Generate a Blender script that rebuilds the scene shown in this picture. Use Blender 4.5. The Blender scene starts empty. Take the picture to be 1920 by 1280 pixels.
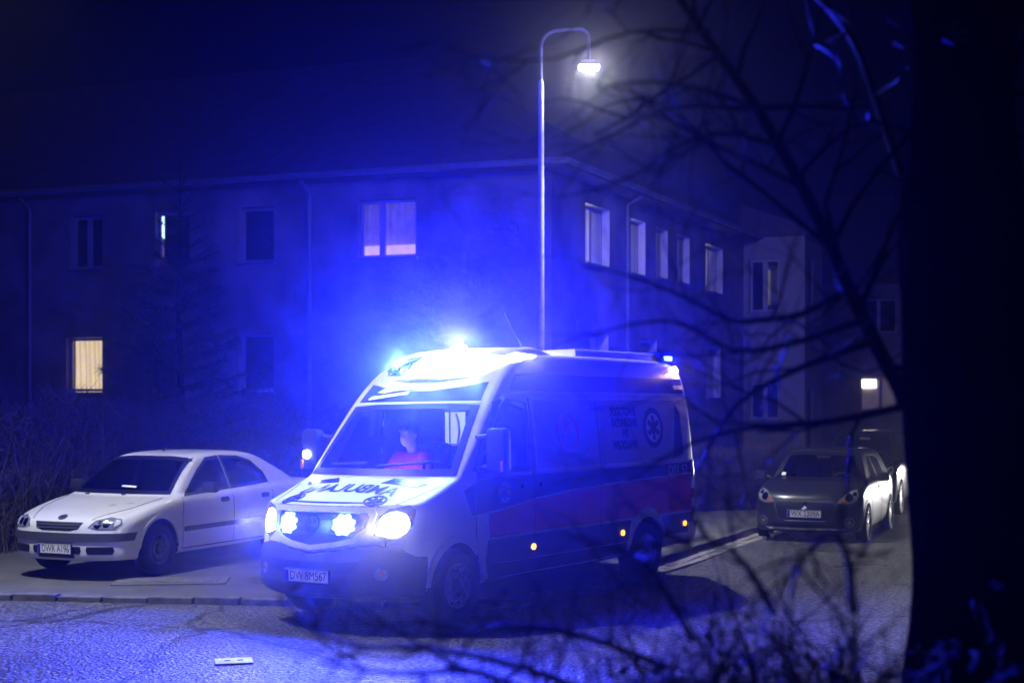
import bpy, bmesh, math, random
import numpy as np
from mathutils import Vector, Matrix
from mathutils.geometry import delaunay_2d_cdt

# ------------------------------------------------------------------ camera, sky, fill sun, exposure
scene = bpy.context.scene
col = scene.collection
cam_d = bpy.data.cameras.new('camera'); cam = bpy.data.objects.new('camera', cam_d); col.objects.link(cam)
cam.location = (0, 0, 2.10); cam.rotation_euler = (math.radians(90), 0, 0)
cam_d.sensor_width = 36; cam_d.lens = 50; cam_d.shift_y = 112/1920
cam_d.clip_start = .1; cam_d.clip_end = 2000
cam_d.dof.use_dof = True; cam_d.dof.focus_distance = 13.9; cam_d.dof.aperture_fstop = 1.7
scene.camera = cam

world = bpy.data.worlds.new('World'); scene.world = world; world.use_nodes = True
wn = world.node_tree
sky = wn.nodes.new('ShaderNodeTexSky'); sky.sky_type = 'NISHITA'; sky.sun_disc = False
sky.sun_elevation = math.radians(-6); sky.sun_rotation = math.radians(200)
wn.links.new(sky.outputs[0], wn.nodes['Background'].inputs[0]); wn.nodes['Background'].inputs[1].default_value = .05
night_fill_d = bpy.data.lights.new('night_fill', 'SUN'); night_fill_d.energy = .03; night_fill_d.angle = math.radians(.5); night_fill_d.color = (.85, .82, 1)  # faint sun added as fill, turned onto the ambulance's side
night_fill = bpy.data.objects.new('night_fill', night_fill_d); col.objects.link(night_fill); night_fill.rotation_euler = (math.radians(62), 0, math.radians(38))
scene.view_settings.view_transform = 'Standard'; scene.view_settings.look = 'None'
scene.view_settings.exposure = 0; scene.view_settings.gamma = 1
scene.render.engine = 'CYCLES'
cy = scene.cycles
cy.use_denoising = True
try: cy.denoiser = 'OPENIMAGEDENOISE'
except Exception: pass
cy.max_bounces = 6; cy.diffuse_bounces = 2; cy.glossy_bounces = 3; cy.transparent_max_bounces = 10; cy.volume_bounces = 0
cy.transmission_bounces = 4; cy.sample_clamp_indirect = 4; cy.caustics_reflective = False; cy.caustics_refractive = False
rng = np.random.default_rng(7); random.seed(7)

BLUE = (.0085, .008, 1.0)
POWER = dict(top_fill=6800, back=1400, bar=3500, side=4600, grille=520, strobe=220, rear=60, head=40, glow=7, lamp=2300, street=1000, lamp2=2900, oncoming=4500)
HAZE = .0031

# ------------------------------------------------------------------ materials
MATS = {}
def mat(name, c, rough=.5, metal=0., ns=None, na=.15, bump=0., emit=0., ec=None, coat=0., spec=.5, alpha=None, rn=0.):
    if name in MATS: return MATS[name]
    m = bpy.data.materials.new(name); m.use_nodes = True; MATS[name] = m
    nt = m.node_tree; b = nt.nodes['Principled BSDF']; L = nt.links.new
    b.inputs['Base Color'].default_value = (*c, 1); b.inputs['Roughness'].default_value = rough
    b.inputs['Metallic'].default_value = metal; b.inputs['Specular IOR Level'].default_value = spec
    b.inputs['Coat Weight'].default_value = coat; b.inputs['Coat Roughness'].default_value = .04
    tc = nt.nodes.new('ShaderNodeTexCoord')
    n = nt.nodes.new('ShaderNodeTexNoise'); n.inputs['Scale'].default_value = ns or 6; n.inputs['Detail'].default_value = 8
    L(tc.outputs['Object'], n.inputs['Vector'])
    r = nt.nodes.new('ShaderNodeValToRGB')
    r.color_ramp.elements[0].position = .3; r.color_ramp.elements[1].position = .7
    r.color_ramp.elements[0].color = (*[x*(1-na) for x in c], 1); r.color_ramp.elements[1].color = (*[min(1, x*(1+na)) for x in c], 1)
    L(n.outputs['Fac'], r.inputs['Fac']); L(r.outputs['Color'], b.inputs['Base Color'])
    if rn:
        mr = nt.nodes.new('ShaderNodeMapRange'); mr.inputs[3].default_value = max(0, rough-rn); mr.inputs[4].default_value = rough+rn
        L(n.outputs['Fac'], mr.inputs[0]); L(mr.outputs[0], b.inputs['Roughness'])
    if bump:
        n2 = nt.nodes.new('ShaderNodeTexNoise'); n2.inputs['Scale'].default_value = (ns or 6)*6; n2.inputs['Detail'].default_value = 6
        L(tc.outputs['Object'], n2.inputs['Vector'])
        bp = nt.nodes.new('ShaderNodeBump'); bp.inputs['Strength'].default_value = bump; bp.inputs['Distance'].default_value = .02
        L(n2.outputs['Fac'], bp.inputs['Height']); L(bp.outputs[0], b.inputs['Normal'])
    if emit:
        b.inputs['Emission Color'].default_value = (*(ec or c), 1); b.inputs['Emission Strength'].default_value = emit
    return m

def glass_mat(name, tint, refl=.9, base=.03):
    m = bpy.data.materials.new(name); m.use_nodes = True; nt = m.node_tree; nt.nodes.clear(); L = nt.links.new
    o = nt.nodes.new('ShaderNodeOutputMaterial'); mx = nt.nodes.new('ShaderNodeMixShader')
    t = nt.nodes.new('ShaderNodeBsdfTransparent'); t.inputs[0].default_value = (*tint, 1)
    g = nt.nodes.new('ShaderNodeBsdfGlossy'); g.inputs['Roughness'].default_value = .03; g.inputs[0].default_value = (refl, refl, refl, 1)
    lw = nt.nodes.new('ShaderNodeLayerWeight'); lw.inputs[0].default_value = .5
    pw = nt.nodes.new('ShaderNodeMath'); pw.operation = 'POWER'; pw.inputs[1].default_value = 5; L(lw.outputs['Facing'], pw.inputs[0])
    fr = nt.nodes.new('ShaderNodeMath'); fr.operation = 'MULTIPLY_ADD'; fr.inputs[1].default_value = .95; fr.inputs[2].default_value = .045; L(pw.outputs[0], fr.inputs[0])
    L(fr.outputs[0], mx.inputs[0]); L(t.outputs[0], mx.inputs[1]); L(g.outputs[0], mx.inputs[2]); L(mx.outputs[0], o.inputs[0])
    MATS[name] = m
    return m

def asphalt_mat():
    m = bpy.data.materials.new('asphalt'); m.use_nodes = True; nt = m.node_tree; b = nt.nodes['Principled BSDF']; L = nt.links.new
    tc = nt.nodes.new('ShaderNodeTexCoord')
    def noise(s, d=6, dist=0.):
        n = nt.nodes.new('ShaderNodeTexNoise'); n.inputs['Scale'].default_value = s; n.inputs['Detail'].default_value = d
        n.inputs['Distortion'].default_value = dist
        L(tc.outputs['Object'], n.inputs['Vector']); return n
    big = noise(.35, 5, .6); fine = noise(22, 4); mid_ = noise(3.2, 5, .3)
    ramp = nt.nodes.new('ShaderNodeValToRGB'); e = ramp.color_ramp.elements
    e[0].position = .35; e[1].position = .68; e[0].color = (.045, .045, .048, 1); e[1].color = (.11, .109, .106, 1)
    mm = nt.nodes.new('ShaderNodeMath'); mm.operation = 'MULTIPLY_ADD'; mm.inputs[1].default_value = .45; L(mid_.outputs['Fac'], mm.inputs[0])
    ms = nt.nodes.new('ShaderNodeMath'); ms.operation = 'MULTIPLY'; ms.inputs[1].default_value = .55; L(big.outputs['Fac'], ms.inputs[0]); L(ms.outputs[0], mm.inputs[2])
    L(mm.outputs[0], ramp.inputs['Fac'])
    r2 = nt.nodes.new('ShaderNodeValToRGB'); e = r2.color_ramp.elements
    e[0].position = .42; e[1].position = .66; e[0].color = (.38, .38, .38, 1); e[1].color = (3.0, 3.0, 3.0, 1)
    L(fine.outputs['Fac'], r2.inputs['Fac'])
    mx = nt.nodes.new('ShaderNodeMix'); mx.data_type = 'RGBA'; mx.blend_type = 'MULTIPLY'; mx.inputs[0].default_value = 1
    L(ramp.outputs[0], mx.inputs[6]); L(r2.outputs[0], mx.inputs[7])
    # cracks and patch seams
    ds = noise(1.1, 4); va = nt.nodes.new('ShaderNodeVectorMath'); va.operation = 'MULTIPLY_ADD'; va.inputs[1].default_value = (.8, .8, 0)
    L(ds.outputs['Color'], va.inputs[0]); L(tc.outputs['Object'], va.inputs[2])
    vc_ = nt.nodes.new('ShaderNodeTexVoronoi'); vc_.feature = 'DISTANCE_TO_EDGE'; vc_.inputs['Scale'].default_value = .42; L(va.outputs[0], vc_.inputs['Vector'])
    cr = nt.nodes.new('ShaderNodeValToRGB'); e = cr.color_ramp.elements; e[0].position = .004; e[1].position = .016; e[0].color = (.25, .25, .25, 1); e[1].color = (1, 1, 1, 1)
    L(vc_.outputs['Distance'], cr.inputs['Fac'])
    m2 = nt.nodes.new('ShaderNodeMix'); m2.data_type = 'RGBA'; m2.blend_type = 'MULTIPLY'; m2.inputs[0].default_value = 1
    L(mx.outputs[2], m2.inputs[6]); L(cr.outputs[0], m2.inputs[7]); L(m2.outputs[2], b.inputs['Base Color'])
    rr = nt.nodes.new('ShaderNodeMapRange'); rr.inputs[1].default_value = .3; rr.inputs[2].default_value = .7
    rr.inputs[3].default_value = .26; rr.inputs[4].default_value = .50
    L(big.outputs['Fac'], rr.inputs[0]); L(rr.outputs[0], b.inputs['Roughness'])
    vo = nt.nodes.new('ShaderNodeTexVoronoi'); vo.inputs['Scale'].default_value = 34; L(tc.outputs['Object'], vo.inputs['Vector'])
    add = nt.nodes.new('ShaderNodeMath'); add.operation = 'ADD'; L(vo.outputs['Distance'], add.inputs[0]); L(fine.outputs['Fac'], add.inputs[1])
    bp = nt.nodes.new('ShaderNodeBump'); bp.inputs['Strength'].default_value = 1.; bp.inputs['Distance'].default_value = .03
    L(add.outputs[0], bp.inputs['Height']); L(bp.outputs[0], b.inputs['Normal'])
    MATS['asphalt'] = m; return m

asphalt_mat()
mat('white_paint', (.74, .75, .76), .4, coat=.2, ns=3, na=.05, rn=.06)
mat('sedan_white', (.74, .74, .73), .3, coat=.7, ns=2.5, na=.06, rn=.08)
mat('grey_paint', (.045, .048, .055), .3, metal=.5, coat=.8, ns=4, na=.1)
mat('black_paint', (.012, .012, .014), .25, coat=.7, ns=4, na=.1)
mat('silver_paint', (.35, .36, .37), .3, metal=.4, coat=.8, ns=4, na=.06)
mat('interior', (.03, .03, .034), .8, ns=20, na=.2)
mat('black_plastic', (.018, .018, .02), .55, ns=40, na=.2)
mat('grey_plastic', (.05, .052, .058), .55, ns=40, na=.15)
mat('seal', (.006, .006, .007), .35, ns=20)
mat('rubber', (.014, .014, .015), .75, ns=30, na=.3, bump=.2)
mat('steel_rim', (.16, .16, .17), .45, metal=.7, ns=20, na=.2)
mat('alloy', (.55, .55, .56), .3, metal=.8, ns=15, na=.08)
mat('chrome', (.75, .76, .78), .12, metal=1, ns=10, na=.04)
mat('red_film', (.82, .02, .025), .35, ns=12, na=.08)
mat('blue_film', (.008, .010, .05), .35, ns=12, na=.1)
mat('white_film', (.8, .8, .8), .4, ns=12, na=.04)
mat('frost_film', (.42, .43, .46), .45, ns=3, na=.08)
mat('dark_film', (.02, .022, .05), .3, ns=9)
mat('plate_white', (.9, .9, .88), .4, ns=30, na=.05)
mat('ink', (.01, .01, .012), .5, ns=20)
mat('eu_blue', (.01, .03, .35), .5, ns=20)
mat('head_on', (1, 1, .96), .2, emit=70, ec=(1, .98, .92), ns=25)
mat('head_on2', (1, 1, .96), .2, emit=60, ec=(1, .97, .9), ns=25)
mat('led_core', (.9, .95, 1), .2, emit=60, ec=(.62, .8, 1), ns=25)
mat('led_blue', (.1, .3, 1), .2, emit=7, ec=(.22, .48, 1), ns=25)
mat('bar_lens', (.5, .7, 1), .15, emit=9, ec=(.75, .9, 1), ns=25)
mat('blue_lens', (.03, .06, .4), .12, ns=25, coat=.6)
mat('amber_on', (1, .5, .02), .3, emit=3.2, ec=(1, .42, .01), ns=25)
mat('amber', (.5, .17, .02), .2, ns=25, coat=.6)
mat('red_lens', (.45, .01, .015), .15, coat=.7, ns=25)
mat('white_lens', (.7, .7, .68), .12, coat=.7, ns=25)
mat('warm_on', (1, .85, .6), .3, emit=25, ec=(1, .62, .35), ns=25)
mat('lamp_cover', (.30, .31, .33), .1, metal=.35, coat=.8, ns=30, na=.4)
mat('reflector', (.7, .7, .72), .1, metal=1, ns=40, na=.2)
glass_mat('glass', (.80, .83, .83)); glass_mat('tint_glass', (.12, .13, .14))
mat('cab_light', (.8, .85, .9), .5, emit=.9, ec=(.55, .65, 1), ns=8, na=.1)
mat('plaster', (.16, .148, .135), .9, ns=.9, na=.6, bump=.7)
mat('reveal_white', (.55, .53, .52), .85, ns=3, na=.1, bump=.1)
mat('plaster_light', (.25, .24, .22), .9, ns=1.2, na=.15, bump=.25)
mat('plinth', (.16, .155, .15), .9, ns=2, na=.2, bump=.3)
mat('roof_tile', (.07, .05, .045), .85, ns=3, na=.3, bump=.4)
mat('zinc', (.16, .165, .17), .55, metal=.3, ns=8, na=.15)
mat('upvc', (.30, .29, .28), .4, ns=10, na=.05)
mat('pane', (.012, .013, .016), .06, ns=6, coat=.5)
mat('curtain', (.55, .53, .48), .9, ns=8)
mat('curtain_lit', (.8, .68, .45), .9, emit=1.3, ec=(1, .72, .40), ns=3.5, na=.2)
mat('room_pink', (.8, .6, .55), .9, emit=1.0, ec=(1, .62, .70), ns=5, na=.2)
mat('room_dim', (.5, .42, .4), .9, emit=.10, ec=(1, .68, .7), ns=4, na=.3)
mat('room_white', (.8, .8, .75), .9, emit=6, ec=(1, .88, .80), ns=5, na=.2)
mat('room_lav', (.5, .45, .5), .9, emit=.16, ec=(.85, .72, 1), ns=5, na=.2)
mat('strip_cyan', (.7, .9, .9), .9, emit=2.0, ec=(.62, 1, .95), ns=5, na=.2)
mat('concrete', (.13, .127, .12), .85, ns=5, na=.25, bump=.35)
mat('cover_pale', (.5, .49, .46), .7, ns=14, na=.2, bump=.2)
mat('face_fill_glow', (.8, .85, .9), .4, emit=1.2, ec=(.75, .85, 1), ns=20)  # glow of the panel added in the cab
mat('kerb_stone', (.12, .117, .11), .85, ns=8, na=.4, bump=.4)
mat('paving', (.09, .089, .085), .8, ns=2.2, na=.25, bump=.5)
mat('sett', (.24, .23, .22), .75, ns=10, na=.25, bump=.4)
mat('soil', (.035, .03, .022), .95, ns=2, na=.4, bump=.6)
mat('iron', (.25, .25, .25), .55, metal=.6, ns=20, na=.3, bump=.3)
mat('twig', (.09, .075, .06), .8, ns=9, na=.4)
mat('bark', (.011, .010, .009), .95, spec=0, ns=7, na=.4, bump=1.)
mat('branch', (.013, .012, .011), .6, spec=.3, ns=12, na=.3, bump=.3)
mat('needles', (.02, .04, .018), .8, ns=7, na=.3)
mat('galvanised', (.55, .56, .57), .45, metal=.3, ns=6, na=.1)
mat('lamp_body', (.18, .18, .19), .5, ns=8)
mat('led_white', (1, 1, .97), .3, emit=90, ec=(1, .99, .93), ns=20)
mat('skin', (.55, .34, .26), .5, ns=12, na=.08)
mat('hair', (.05, .035, .02), .6, ns=40, na=.3)
mat('jacket', (.75, .06, .02), .7, ns=14, na=.15)
mat('reflective', (.75, .76, .72), .4, ns=14, na=.05)
mat('trousers', (.02, .025, .05), .8, ns=14)
mat('seat_cloth', (.025, .026, .03), .9, ns=40, na=.2)

def painted_folds(m, c0, c1, scale):  # light and dark of the curtain folds put into the emission colour
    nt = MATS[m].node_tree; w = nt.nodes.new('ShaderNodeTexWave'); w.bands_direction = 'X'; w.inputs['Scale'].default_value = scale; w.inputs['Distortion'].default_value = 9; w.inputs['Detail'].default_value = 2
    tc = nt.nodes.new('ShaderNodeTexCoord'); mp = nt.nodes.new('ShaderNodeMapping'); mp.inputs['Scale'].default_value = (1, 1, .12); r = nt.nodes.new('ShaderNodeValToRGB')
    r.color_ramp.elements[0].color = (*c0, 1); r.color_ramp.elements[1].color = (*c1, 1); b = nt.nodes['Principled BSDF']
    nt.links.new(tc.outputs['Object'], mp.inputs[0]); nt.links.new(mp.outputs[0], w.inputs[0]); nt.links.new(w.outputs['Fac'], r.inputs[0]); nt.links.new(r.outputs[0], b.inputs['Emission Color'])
painted_folds('curtain_lit', (.62, .42, .20), (1, .76, .46), 2.6)

# ------------------------------------------------------------------ mesh helpers
def tag(o, label=None, cat=None, group=None, kind=None):
    if label: o['label'] = label
    if cat: o['category'] = cat
    if group: o['group'] = group
    if kind: o['kind'] = kind
    return o

def thing(name, label, cat, loc=(0, 0, 0), rz=0, group=None):
    o = bpy.data.objects.new(name, None); o.empty_display_size = .2; col.objects.link(o)
    o.location = loc; o.rotation_euler = (0, 0, rz)
    return tag(o, label, cat, group)

def link_mesh(name, me, m, parent=None, smooth=True, angle=40):
    for x in (m if isinstance(m, (list, tuple)) else [m]): me.materials.append(MATS[x])
    if smooth and len(me.polygons):
        me.polygons.foreach_set('use_smooth', [True]*len(me.polygons))
        me.set_sharp_from_angle(angle=math.radians(angle))
    o = bpy.data.objects.new(name, me); col.objects.link(o); o.parent = parent
    return o

def mesh_np(name, V, F):
    """V (n,3), F (m,k) all the same size"""
    V = np.ascontiguousarray(V, dtype=np.float32); F = np.ascontiguousarray(F, dtype=np.int32)
    me = bpy.data.meshes.new(name); me.vertices.add(len(V)); me.vertices.foreach_set('co', V.ravel())
    k = F.shape[1]; me.loops.add(F.size); me.loops.foreach_set('vertex_index', F.ravel())
    me.polygons.add(len(F)); me.polygons.foreach_set('loop_start', np.arange(0, F.size, k, dtype=np.int32))
    me.update(calc_edges=True); me.validate()
    return me

class G:
    def __init__(s): s.v = []; s.f = []
    def add(s, V, F):
        o = len(s.v); s.v += [tuple(map(float, p)) for p in V]; s.f += [tuple(int(i)+o for i in q) for q in F]; return s
    def box(s, c, d, M=None, taper=1.):
        hx, hy, hz = d[0]/2, d[1]/2, d[2]/2
        P = [Vector((a*hx*(taper if e > 0 else 1), b*hy*(taper if e > 0 else 1), e*hz)) for e in (-1, 1) for b in (-1, 1) for a in (-1, 1)]
        if M is not None: P = [M @ p for p in P]
        P = [p+Vector(c) for p in P]
        return s.add(P, [(0, 2, 3, 1), (4, 5, 7, 6), (0, 1, 5, 4), (2, 6, 7, 3), (0, 4, 6, 2), (1, 3, 7, 5)])
    def hexa(s, P):
        return s.add(P, [(0, 3, 2, 1), (4, 5, 6, 7), (0, 1, 5, 4), (1, 2, 6, 5), (2, 3, 7, 6), (3, 0, 4, 7)])
    def tube(s, pts, rad, n=8, cap=True):
        pts = [Vector(p) for p in pts]; rad = rad if hasattr(rad, '__len__') else [rad]*len(pts)
        V = []; F = []; prev = None
        for i, p in enumerate(pts):
            t = (pts[min(i+1, len(pts)-1)]-pts[max(i-1, 0)]).normalized()
            if prev is None: a = t.cross(Vector((0, 0, 1)) if abs(t.z) < .9 else Vector((1, 0, 0))).normalized()
            else: a = (prev-t*prev.dot(t)).normalized()
            prev = a; b = t.cross(a)
            for k in range(n):
                w = 2*math.pi*k/n; V.append(p+(a*math.cos(w)+b*math.sin(w))*rad[i])
        for i in range(len(pts)-1):
            for k in range(n): F.append((i*n+k, i*n+(k+1) % n, (i+1)*n+(k+1) % n, (i+1)*n+k))
        if cap: F.append(tuple(range(n))[::-1]); F.append(tuple((len(pts)-1)*n+k for k in range(n)))
        return s.add(V, F)
    def lathe(s, prof, c, axis=(0, 1, 0), n=28):
        """prof: list of (r, h) along axis; closed on the axis if r==0"""
        ax = Vector(axis).normalized(); a = ax.orthogonal().normalized(); b = ax.cross(a); c = Vector(c); V = []; F = []
        for r, h in prof:
            for k in range(n):
                w = 2*math.pi*k/n; V.append(c+ax*h+(a*math.cos(w)+b*math.sin(w))*r)
        for i in range(len(prof)-1):
            for k in range(n): F.append((i*n+k, i*n+(k+1) % n, (i+1)*n+(k+1) % n, (i+1)*n+k))
        return s.add(V, F)
    def obj(s, name, m, parent=None, smooth=True, bevel=0, angle=40):
        me = bpy.data.meshes.new(name); me.from_pydata(s.v, [], s.f); me.update()
        if bevel:
            bm = bmesh.new(); bm.from_mesh(me)
            bmesh.ops.bevel(bm, geom=list(bm.edges), offset=bevel, segments=2, affect='EDGES', profile=.6); bm.to_mesh(me); bm.free()
        return link_mesh(name, me, m, parent, smooth, angle)

# ------------------------------------------------------------------ signed-distance bodies
def chaikin(P, n):
    P = np.array(P, float)
    for _ in range(n):
        Q = np.roll(P, -1, 0); P = np.stack([P*.75+Q*.25, P*.25+Q*.75], 1).reshape(-1, 2)
    return P

class Poly2:
    def __init__(s, pts, n=2, res=.0125, margin=.6):
        P = chaikin(pts, n) if n else np.array(pts, float)
        s.lo = P.min(0)-margin; hi = P.max(0)+margin; s.r = res
        nx, nz = (np.ceil((hi-s.lo)/res)).astype(int)+1
        X, Z = np.meshgrid(s.lo[0]+np.arange(nx)*res, s.lo[1]+np.arange(nz)*res, indexing='ij')
        d = np.full(X.shape, 1e9); ins = np.zeros(X.shape, bool)
        for a, b in zip(P, np.roll(P, -1, 0)):
            e = b-a; L = e@e
            if L < 1e-12: continue
            wx, wz = X-a[0], Z-a[1]; t = np.clip((wx*e[0]+wz*e[1])/L, 0, 1)
            d = np.minimum(d, (wx-e[0]*t)**2+(wz-e[1]*t)**2)
            if abs(e[1]) > 1e-12:
                c = ((a[1] <= Z) & (b[1] > Z)) | ((b[1] <= Z) & (a[1] > Z))
                ins ^= c & (X < a[0]+(Z-a[1])*e[0]/e[1])
        d = np.sqrt(d); s.T = np.where(ins, -d, d)
    def __call__(s, u, v):
        u, v = np.broadcast_arrays(u, v)
        a = np.clip((u-s.lo[0])/s.r, 0, s.T.shape[0]-1.001); b = np.clip((v-s.lo[1])/s.r, 0, s.T.shape[1]-1.001)
        i = a.astype(int); j = b.astype(int); a = a-i; b = b-j; T = s.T
        return T[i, j]*(1-a)*(1-b)+T[i+1, j]*a*(1-b)+T[i, j+1]*(1-a)*b+T[i+1, j+1]*a*b

def rmax(a, b, r):
    return np.minimum(-r, np.maximum(a, b))+np.sqrt(np.maximum(a+r, 0)**2+np.maximum(b+r, 0)**2)
def smin(a, b, k):
    h = np.clip(.5+.5*(b-a)/k, 0, 1); return b*(1-h)+a*h-k*h*(1-h)

def grad(f, P, e=.004):
    g = np.empty_like(P)
    for k in range(3):
        d = np.zeros(3); d[k] = e
        A = P+d; B = P-d
        g[:, k] = f(A[:, 0], A[:, 1], A[:, 2])-f(B[:, 0], B[:, 1], B[:, 2])
    return g/(2*e)

def surfnet(name, f, lo, hi, h, sym=True):
    lo = np.array(lo, float); hi = np.array(hi, float)
    n = np.ceil((hi-lo)/h).astype(int)+1
    xs = lo[0]+np.arange(n[0])*h; zs = lo[2]+np.arange(n[2])*h
    if sym:
        m = int(math.ceil(hi[1]/h))+1; yh = (np.arange(m)+.5)*h
        Fh = f(xs[:, None, None], yh[None, :, None], zs[None, None, :])
        F = np.concatenate([Fh[:, ::-1], Fh], 1); ys = np.concatenate([-yh[::-1], yh]); lo[1] = ys[0]
    else:
        ys = lo[1]+np.arange(n[1])*h; F = f(xs[:, None, None], ys[None, :, None], zs[None, None, :])
    F = np.ascontiguousarray(F, dtype=np.float32); S = F < 0
    N = np.array(F.shape)-1
    def c(a, i, j, k): return a[i:i+N[0], j:j+N[1], k:k+N[2]]
    cnt = sum(c(S, i, j, k).astype(np.int8) for i in (0, 1) for j in (0, 1) for k in (0, 1))
    act = (cnt > 0) & (cnt < 8); I = np.argwhere(act); idx = np.full(N, -1, np.int64); idx[act] = np.arange(len(I))
    pos = np.zeros((len(I), 3)); num = np.zeros(len(I))
    for ax in range(3):
        o = [a for a in range(3) if a != ax]
        for p in (0, 1):
            for q in (0, 1):
                A = I.copy(); A[:, o[0]] += p; A[:, o[1]] += q; B = A.copy(); B[:, ax] += 1
                fa = F[tuple(A.T)]; fb = F[tuple(B.T)]; w = (fa < 0) != (fb < 0)
                t = np.where(w, fa/np.where(w, fa-fb, 1), 0)
                P = A.astype(float)-I; P[:, ax] += t
                pos += P*w[:, None]; num += w
    V = lo+(I+pos/num[:, None])*h
    faces = []
    for ax in range(3):
        a1, a2 = [(1, 2), (2, 0), (0, 1)][ax]
        sl0 = [slice(None)]*3; sl1 = [slice(None)]*3; sl0[ax] = slice(0, -1); sl1[ax] = slice(1, None)
        d0 = S[tuple(sl0)]; d1 = S[tuple(sl1)]; E = np.argwhere(d0 != d1)
        ok = (E[:, a1] > 0) & (E[:, a2] > 0) & (E[:, a1] < F.shape[a1]-1) & (E[:, a2] < F.shape[a2]-1); E = E[ok]
        q = []
        for p, r in ((1, 1), (0, 1), (0, 0), (1, 0)):
            K = E.copy(); K[:, a1] -= p; K[:, a2] -= r; q.append(idx[tuple(K.T)])
        Q = np.stack(q, 1); fl = d0[tuple(E.T)]; Q[~fl] = Q[~fl][:, ::-1]
        faces.append(Q)
    for _ in range(2):
        g = grad(f, V); v = f(V[:, 0], V[:, 1], V[:, 2]); st = v[:, None]*g/np.maximum((g*g).sum(1), .2)[:, None]
        V = V-np.clip(st, -h*.6, h*.6)
    return mesh_np(name, V, np.concatenate(faces))

def project(f, uv, axis, side=1, start=None, depth=3.0, step=.02):
    """2-D points to the surface seen along an axis ('y': uv=(x,z); 'x': uv=(y,z); 'z': uv=(x,y))"""
    uv = np.asarray(uv, float); n = len(uv)
    def P(t):
        if axis == 'y': return np.stack([uv[:, 0], side*t, uv[:, 1]], 1)
        if axis == 'x': return np.stack([side*t, uv[:, 0], uv[:, 1]], 1)
        return np.stack([uv[:, 0], uv[:, 1], t], 1)
    s0 = start if start is not None else {'y': 1.4, 'x': .15, 'z': 3.1}[axis]
    t = np.full(n, s0); done = np.zeros(n, bool)
    for _ in range(int(depth/step)):
        p = P(t); v = f(p[:, 0], p[:, 1], p[:, 2]); done |= v < 0
        t = np.where(done, t, t-step)
        if done.all(): break
    a = t.copy(); b = t+step
    for _ in range(12):
        m = (a+b)/2; p = P(m); v = f(p[:, 0], p[:, 1], p[:, 2]) < 0; a = np.where(v, m, a); b = np.where(v, b, m)
    p = P((a+b)/2); g = grad(f, p); g /= np.maximum(np.linalg.norm(g, axis=1), 1e-6)[:, None]
    return p, g

def resample(poly, h):
    out = []
    for a, b in zip(poly, poly[1:]+poly[:1]):
        a = np.array(a, float); b = np.array(b, float); k = max(1, int(np.linalg.norm(b-a)/h))
        out += [tuple(a+(b-a)*i/k) for i in range(k)]
    return out

def cdt(poly, h=.06):
    B = resample([tuple(p) for p in poly], h); A = np.array(B); lo = A.min(0); hi = A.max(0)
    pts = list(B); n = len(B); D = Poly2(A, 0, res=max(.004, h/6), margin=.05)
    gx, gy = np.meshgrid(np.arange(lo[0]+h*.5, hi[0], h), np.arange(lo[1]+h*.5, hi[1], h))
    gp = np.stack([gx.ravel(), gy.ravel()], 1)
    if len(gp): gp = gp[D(gp[:, 0], gp[:, 1]) < -h*.35]; pts += [tuple(p) for p in gp]
    r = delaunay_2d_cdt([Vector(p) for p in pts], [], [list(range(n))], 1, 1e-6)
    return np.array([tuple(p) for p in r[0]]), [tuple(q) for q in r[2]]

def ring2(outer, inner, h=.06):
    n = len(outer); k = [max(1, int(math.dist(outer[i], outer[(i+1) % n])/h)) for i in range(n)]; V = []; F = []
    rows = []
    for i in range(n):
        for j in range(k[i]):
            t = j/k[i]
            rows.append([np.array(P[i])*(1-t)+np.array(P[(i+1) % n])*t for P in (outer, inner)])
    N = len(rows)
    for a, b in rows: V += [a, b]
    for i in range(N): j = (i+1) % N; F.append((2*i, 2*j, 2*j+1, 2*i+1))
    return np.array(V), F

def circ(c, r, n=24, ry=None, a0=0): return [(c[0]+r*math.cos(a0+2*math.pi*k/n), c[1]+(ry or r)*math.sin(a0+2*math.pi*k/n)) for k in range(n)]

def text2(s, size, bold=.0, sx=1.):
    cu = bpy.data.curves.new('t', 'FONT'); cu.body = s; cu.size = size; cu.align_x = 'CENTER'; cu.align_y = 'CENTER'; cu.offset = bold
    o = bpy.data.objects.new('t', cu); col.objects.link(o)
    me = bpy.data.meshes.new_from_object(o.evaluated_get(bpy.context.evaluated_depsgraph_get()))
    V = np.array([(v.co.x*sx, v.co.y) for v in me.vertices]); F = [tuple(p.vertices) for p in me.polygons]
    bpy.data.objects.remove(o); bpy.data.curves.remove(cu); bpy.data.meshes.remove(me)
    return V, F

def patch(name, f, VF, axis, m, parent, off=.004, side=1, skirt=.014, start=None, smooth=True, depth=3.0):
    V2, F = VF; p, g = project(f, V2, axis, side, start, depth)
    hit = np.abs(f(p[:, 0], p[:, 1], p[:, 2])) < .03; F = [q for q in F if all(hit[i] for i in q)]
    V = [tuple(q) for q in p+g*off]; F = [tuple(q) for q in F]
    a, b, c = [Vector(V[i]) for i in F[len(F)//2][:3]]
    if (b-a).cross(c-a).dot(Vector(g[F[len(F)//2][0]])) < 0: F = [q[::-1] for q in F]
    if skirt:
        cnt = {}
        for q in F:
            for i in range(len(q)): cnt[(q[i], q[(i+1) % len(q)])] = 1
        bd = [e for e in cnt if (e[1], e[0]) not in cnt]; mp = {}
        for e in bd:
            for i in e:
                if i not in mp: mp[i] = len(V); V.append(tuple(p[i]+g[i]*(off-skirt)))
        F += [(e[1], e[0], mp[e[0]], mp[e[1]]) for e in bd]
    me = bpy.data.meshes.new(name); me.from_pydata(V, [], F); me.update()
    return link_mesh(name, me, m, parent, smooth, 50)

def mir(poly): return [(-u, v) for u, v in poly][::-1]

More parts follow.
